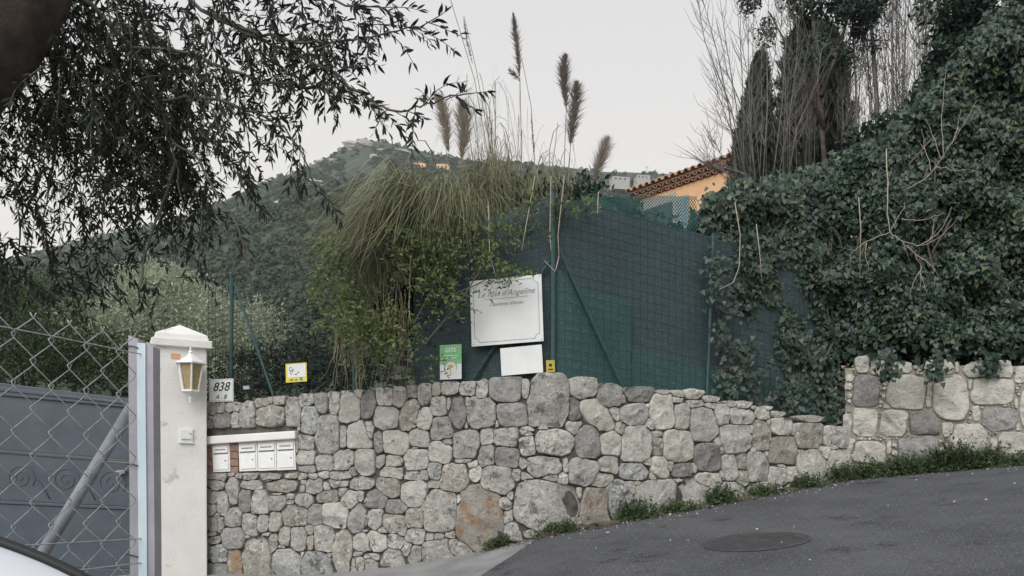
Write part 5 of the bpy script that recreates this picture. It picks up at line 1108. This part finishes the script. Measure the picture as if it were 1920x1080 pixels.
def cypress(ub, vt, vb, y, wpx, label, seed, lean=0, flat=0.0):
    r = np.random.default_rng(seed); base = P(ub, vb, y); t = thing('cypress', base, label, 'tree', 'cypresses behind the house'); H = (vb - vt) / F * y; Wd = wpx / F * y / 2; n = 15000
    h = r.random(n) ** .8; rad = Wd * np.interp(h, [0, .25, .6, .85, .95, 1], [.95, 1.0, .72, .38 + flat, .22 + flat, .05 + flat * .5]); a = r.uniform(0, 6.283, n); rr_ = rad * (r.uniform(.55, 1.08, n)) * (1 + .10 * np.sin(a * 7 + h * 26) + .06 * np.sin(a * 3 + h * 61))
    p = np.stack([base.x + np.cos(a) * rr_ + lean * H * h, base.y + np.sin(a) * rr_, base.z + h * H], 1)
    out_ = np.stack([np.cos(a), np.sin(a), np.zeros(n)], 1); d = unit(out_ * .45 + np.array([0, 0, 1.0]) + r.normal(0, .3, (n, 3)))
    foliage('crown', t, M['cypress'], p, d, unit(out_ + r.normal(0, .4, (n, 3))), Wd * .16 * r.uniform(.6, 1.4, n) + .08, .035 * r.uniform(.7, 1.3, n), RHOMB)
    b = MB(); b.tube([base - Vector((0, 0, 3)), base + Vector((lean * H * .8, 0, H * .8))], [.16, .04], 8); b.build('trunk', M['bark'], t); return t
cypress(1402, 106, 400, 15.5, 76, 'narrow leaning dark cypress left of the broad one, behind the tile eaves', 81, .085)
cypress(1523, 56, 400, 15.0, 158, 'broad dark cypress with a blunt top behind the bare twigs', 82, .0, .22)
def shoots(name, label, cat, base, items, m, group=None, twigs=7, twl=.3, seed=0):
    r = np.random.default_rng(seed); t = thing(name, base, label, cat, group); b = MB(); bt = MB()
    for pts, rad in items:
        q = [P(*p) for p in pts]; q = [q[0]] + [x + Vector((r.normal(0, .03), r.normal(0, .03), 0)) for x in q[1:]]
        b.tube(q, list(np.linspace(rad, rad * .3, len(q))), 5)
        for k in range(twigs):
            f = r.uniform(.2, 1) * (len(q) - 1); i = min(len(q) - 2, int(f)); c = q[i].lerp(q[i + 1], f - i); dirn = (q[i + 1] - q[i]).normalized(); lat = Vector((r.normal(0, 1), r.normal(0, .6), r.normal(.25, .3))).normalized(); l = twl * r.uniform(.4, 1.3)
            e1 = c + (dirn * .7 + lat * .6) * l * .5; e2 = e1 + (dirn * .95 + lat * .3) * l * .5
            bt.tube([c, e1, e2], [.0042, .003, .0016], 3, cap=False)
            if r.random() < .5: bt.tube([e1, e1 + (dirn * .6 - lat * .6) * l * .35], [.0028, .0012], 3, cap=False)
    b.build('stems', M[m], t, smooth=True); bt.build('twigs', M[m], t, kind='stuff'); return t
IT = []
for (u1, v1, ct) in ((1302, -20, .3), (1322, -10, .3), (1345, -30, .2), (1372, -40, .1), (1395, -40, 0), (1418, -30, -.1), (1440, -20, -.2), (1335, 100, .3), (1322, 205, .5), (1330, 132, .5), (1336, 190, .5), (1352, 60, .3), (1462, 10, -.2), (1480, -20, -.3), (1500, 30, -.3), (1318, 250, .6), (1310, 292, .7), (1400, 20, 0), (1425, 70, -.1), (1470, 90, -.2), (1330, 258, .5), (1520, 60, -.3), (1545, 90, -.3)):
    ub = 1425 + r.normal(0, 22) + max(0, u1 - 1440) * .6; IT.append((((ub, 400, 11.2), (ub + (u1 - ub) * .38, 330 + (v1 - 330) * .38 if v1 < 200 else 330, 11.2 + r.normal(0, .1)), (ub + (u1 - ub) * .78, 330 + (v1 - 330) * .72 if v1 < 200 else 310, 11.2), (u1, v1, 11.2 + r.normal(0, .1))), r.uniform(.006, .012)))
shoots('bare_shrub', 'pale leafless shrub fanning up in front of the cypresses and house roof', 'shrub', P(1425, 420, 11.2), IT, 'bare', twigs=20, twl=.42, seed=91)
IT = []
for k in range(74):
    u0 = r.uniform(1585, 1790) if r.random() < .8 else r.uniform(1470, 1585); u1 = u0 + r.normal(0, 16); IT.append((((u0, 380, 12.9 + r.normal(0, .3)), (u0 + r.normal(0, 5), 200, 12.9), ((u0 + u1) / 2, 60, 12.9), (u1, r.uniform(-140, 30) if r.random() < .85 else r.uniform(30, 120), 12.9)), r.uniform(.005, .011)))
IT += [(((1645, 400, 12.8), (1648, 200, 12.8), (1640, 50, 12.8), (1636, -150, 12.8)), .045), (((1672, 400, 12.8), (1668, 220, 12.8), (1674, 40, 12.8), (1678, -150, 12.8)), .03), (((1602, 400, 12.8), (1606, 200, 12.8), (1604, 60, 12.8), (1600, -150, 12.8)), .022)]
shoots('bare_poplars', 'thicket of upright leafless grey stems behind the ivy, right of the cypresses', 'tree', P(1640, 560, 12.8), IT, 'bare', twigs=40, twl=.40, seed=92)
# pale dead branches hanging in front of the ivy
dt = thing('dead_branch', P(1660, 440, 9.4), 'pale leafless dead branch hanging in front of the ivy', 'branch')
b = MB()
DB = [[(1662, 280, 9.5), (1664, 360, 9.4), (1668, 436, 9.35), (1690, 452, 9.3), (1715, 476, 9.28), (1728, 500, 9.28), (1724, 545, 9.28)], [(1668, 436, 9.35), (1640, 446, 9.33), (1612, 460, 9.32), (1594, 478, 9.32), (1596, 500, 9.32)], [(1625, 456, 9.32), (1622, 480, 9.32), (1630, 512, 9.32)], [(1690, 452, 9.3), (1730, 462, 9.25), (1770, 440, 9.22), (1798, 405, 9.22)], [(1720, 462, 9.26), (1760, 440, 9.22), (1785, 388, 9.22)], [(1668, 436, 9.35), (1690, 400, 9.3), (1696, 380, 9.3)], [(1690, 410, 9.3), (1730, 415, 9.26), (1770, 398, 9.24)], [(1715, 476, 9.28), (1750, 500, 9.25), (1762, 520, 9.25)], [(1728, 500, 9.28), (1712, 530, 9.28), (1706, 560, 9.28)], [(1724, 510, 9.28), (1740, 556, 9.28)], [(1742, 456, 9.24), (1752, 420, 9.22), (1748, 405, 9.22)],
      [(1700, 355, 9.5), (1740, 332, 9.45), (1764, 300, 9.4), (1790, 262, 9.4), (1830, 190, 9.4)], [(1764, 300, 9.4), (1748, 250, 9.4), (1736, 222, 9.4)], [(1770, 296, 9.4), (1765, 220, 9.4), (1776, 130, 9.45)], [(1785, 270, 9.4), (1795, 240, 9.4), (1800, 205, 9.4)], [(1755, 312, 9.42), (1790, 320, 9.4), (1822, 316, 9.4)], [(1748, 330, 9.45), (1734, 280, 9.42), (1728, 240, 9.42)]]
for q in DB:
    p_ = np.array([tuple(P(*x)) for x in q]); t_ = np.linspace(0, len(q) - 1, (len(q) - 1) * 4 + 1); p_ = np.stack([np.interp(t_, np.arange(len(q)), p_[:, k]) for k in range(3)], 1)
    p_[1:-1] = (p_[:-2] + 2 * p_[1:-1] + p_[2:]) / 4; p_[1:] += r.normal(0, .006, (len(p_) - 1, 3)); rad_ = .0075 if q is DB[0] else .0050
    b.tube([tuple(x) for x in p_], list(np.linspace(rad_, .0016, len(p_))), 5)
    for k in range(2, len(p_) - 1, 2):     # fine side twigs
        if r.random() < .6: continue
        dv_ = unit((p_[k + 1] - p_[k])[None])[0] + r.normal(0, .6, 3); e_ = p_[k] + dv_ * r.uniform(.05, .14); b.tube([tuple(p_[k]), tuple((p_[k] + e_) / 2 + r.normal(0, .008, 3)), tuple(e_)], [.0028, .002, .001], 3, cap=False)
b.build('dead_twigs', M['dead'], dt, smooth=True)
for q, lab in (([(1378, 380, 9.2), (1388, 440, 9.15), (1386, 500, 9.15), (1375, 530, 9.15), (1350, 542, 9.15)], 'pale bare stem curling down the left edge of the ivy onto the netting'), ([(1418, 420, 9.3), (1424, 470, 9.3), (1428, 520, 9.3)], 'short pale stem hanging straight down near the left edge of the ivy'), ([(1610, 370, 9.5), (1614, 430, 9.5), (1612, 520, 9.5)], 'straight pale stem hanging beside the dead branch in the ivy')):
    b = MB(); b.tube([P(*x) for x in q], .0055, 5); tag(b.build('hanging_stem', M['dead'], smooth=True), lab, 'stem')

# ---------------------------------------------------------------- weeds, litter, grit along the wall foot
r = np.random.default_rng(101)
def weed_mesh(items, name, m, label, cat, spread):
    """items: (x, y, height, count)"""
    P_, D_, N_, L__, W__ = [], [], [], [], []
    for (x, y, h, n) in items:
        for _ in range(n):
            a = x + r.normal(0, spread); c = y + r.normal(0, spread * .4); z0 = float(ground_z(a, c)); z = z0 + abs(r.normal(0, h * .45)); blade = r.random() < .16
            P_.append((a, c, z0 if blade else z)); D_.append((r.normal(0, .5), r.normal(-.1, .4), 1.2 if blade else r.normal(.2, .4))); N_.append((r.normal(0, .4), -.6, r.normal(.7, .3)))
            L__.append(h * r.uniform(.7, 1.5) if blade else r.uniform(.025, .055)); W__.append(.006 if blade else r.uniform(.014, .03))
    me = fast_mesh(name, leaf_verts(P_, D_, unit(np.array(N_)), np.array(L__), np.array(W__), LENS, .35), 8); return me
def base_pt(W, u, d):
    s = float(np.interp(u, W['u'], W['s'])); p = at(W, np.array([s]), 0, d)[0]; return p[0], p[1]
CL = [(W2, 1625, .10, .13, 420, .10, 'low bright green weed clump at the left end of the pale mortared wall'), (W2, 1690, .10, .15, 620, .13, 'feathery green weed clump below the second wall, left of the darker one'), (W2, 1740, .09, .13, 420, .11, 'middle green weed clump against the pale wall'), (W2, 1790, .09, .21, 800, .12, 'tallest dark green weed clump against the pale wall'),
      (W2, 1850, .09, .16, 480, .13, 'weed clump right of the tallest one on the road edge'), (W2, 1910, .09, .10, 320, .14, 'thin weed patch at the right edge of the picture by the wall'), (W1, 1568, .10, .15, 380, .10, 'weed clump where the two stone walls meet'), (W1, 1500, .10, .10, 300, .10, 'sparse weeds at the foot of the rubble wall left of the junction'),
      (W1, 1420, .09, .09, 260, .11, 'low grassy weeds under the rubble wall opposite the manhole'), (W1, 1340, .09, .13, 380, .10, 'weed clump under the rubble wall above the manhole, left'), (W1, 1260, .09, .08, 260, .12, 'thin grass at the wall foot between two weed clumps'), (W1, 1180, .09, .13, 420, .12, 'weed clump at the wall foot right of the bulging corner'), (W1, 1045, .08, .08, 260, .10, 'small green tuft under the big corner boulder'), (W1, 935, .06, .07, 200, .06, 'tiny dark weeds in the gap beside the rusty boulder')]
for (W, u, d, h, n, sp, lab) in CL:
    x, y = base_pt(W, u, d); me = weed_mesh([(x, y, h * 1.6, int(n * 1.5))], 'weed_clump', None, None, None, sp)
    tag(mk('weed_clump', me, M['weed'], origin=None, kind='stuff'), lab, 'weeds', 'weeds along the foot of the walls')
P_ = []
for W, u0, u1, n in ((W1, 900, 1590, 900), (W2, 1595, 2300, 500)):
    for _ in range(n):
        x, y = base_pt(W, r.uniform(u0, u1), abs(r.normal(.08, .10)) + .03); P_.append((x, y, float(ground_z(x, y)) + .012))
n = len(P_); mk('leaf_litter', fast_mesh('leaf_litter', leaf_verts(P_, np.stack([r.normal(0, 1, n), r.normal(0, 1, n), r.normal(0, .15, n)], 1), unit(np.stack([r.normal(0, .3, n), r.normal(0, .3, n), np.ones(n)], 1)), r.uniform(.02, .05, n), r.uniform(.01, .025, n), LENS, .3), 8), M['litter'], kind='stuff')
b = MB()
for k in range(260):
    if k < 235: x, y = base_pt(*((W1, r.uniform(980, 1590)) if r.random() < .7 else (W2, r.uniform(1600, 2200))), abs(r.normal(.15, .22)) + .06)
    else: x, y = r.uniform(.2, 6), r.uniform(4.4, 9)
    s_ = abs(r.normal(.004, .004)) + .003; b.lathe((x, y, float(ground_z(x, y)) + .004), [(s_ * .7, 0), (s_, s_ * .5), (s_ * .4, s_)], 5, r.uniform(0, 6))
b.build('road_grit', M['grit'], kind='stuff')
# earth verge along the wall foot
rows = []
for W, ss in ((W1, np.linspace(float(np.interp(1000, W1['u'], W1['s'])), W1['s'][-1], 70)), (W2, np.linspace(.15, W2['s'][-1], 40))):
    rw = []
    for s in ss:
        q = []
        for d in (-.1, .03, .10 + .05 * math.sin(s * 7) + .03 * math.sin(s * 19)):
            p = at(W, np.array([s]), 0, d)[0]; q.append((p[0], p[1], float(ground_z(p[0], p[1])) + (.035 if d < .05 else .006)))
        rw.append(q)
    b = MB(); b.grid(rw); b.build('verge', M['earth'], kind='structure', smooth=True)
# ---------------------------------------------------------------- evening air: a closed box of thin haze round everything
hz_ = bpy.data.materials.new('haze'); hz_.use_nodes = True; hz_.node_tree.nodes.clear()
vo = hz_.node_tree.nodes.new('ShaderNodeVolumePrincipled'); vo.inputs['Density'].default_value = HAZE; vo.inputs['Color'].default_value = (.82, .88, .93, 1); vo.inputs['Anisotropy'].default_value = .2
ho = hz_.node_tree.nodes.new('ShaderNodeOutputMaterial'); hz_.node_tree.links.new(vo.outputs[0], ho.inputs['Volume'])
b = MB(); b.box((300, 640, 215), (2700, 0, 0), (0, 900, 0), (0, 0, 230)); b.build('haze', hz_, kind='stuff')
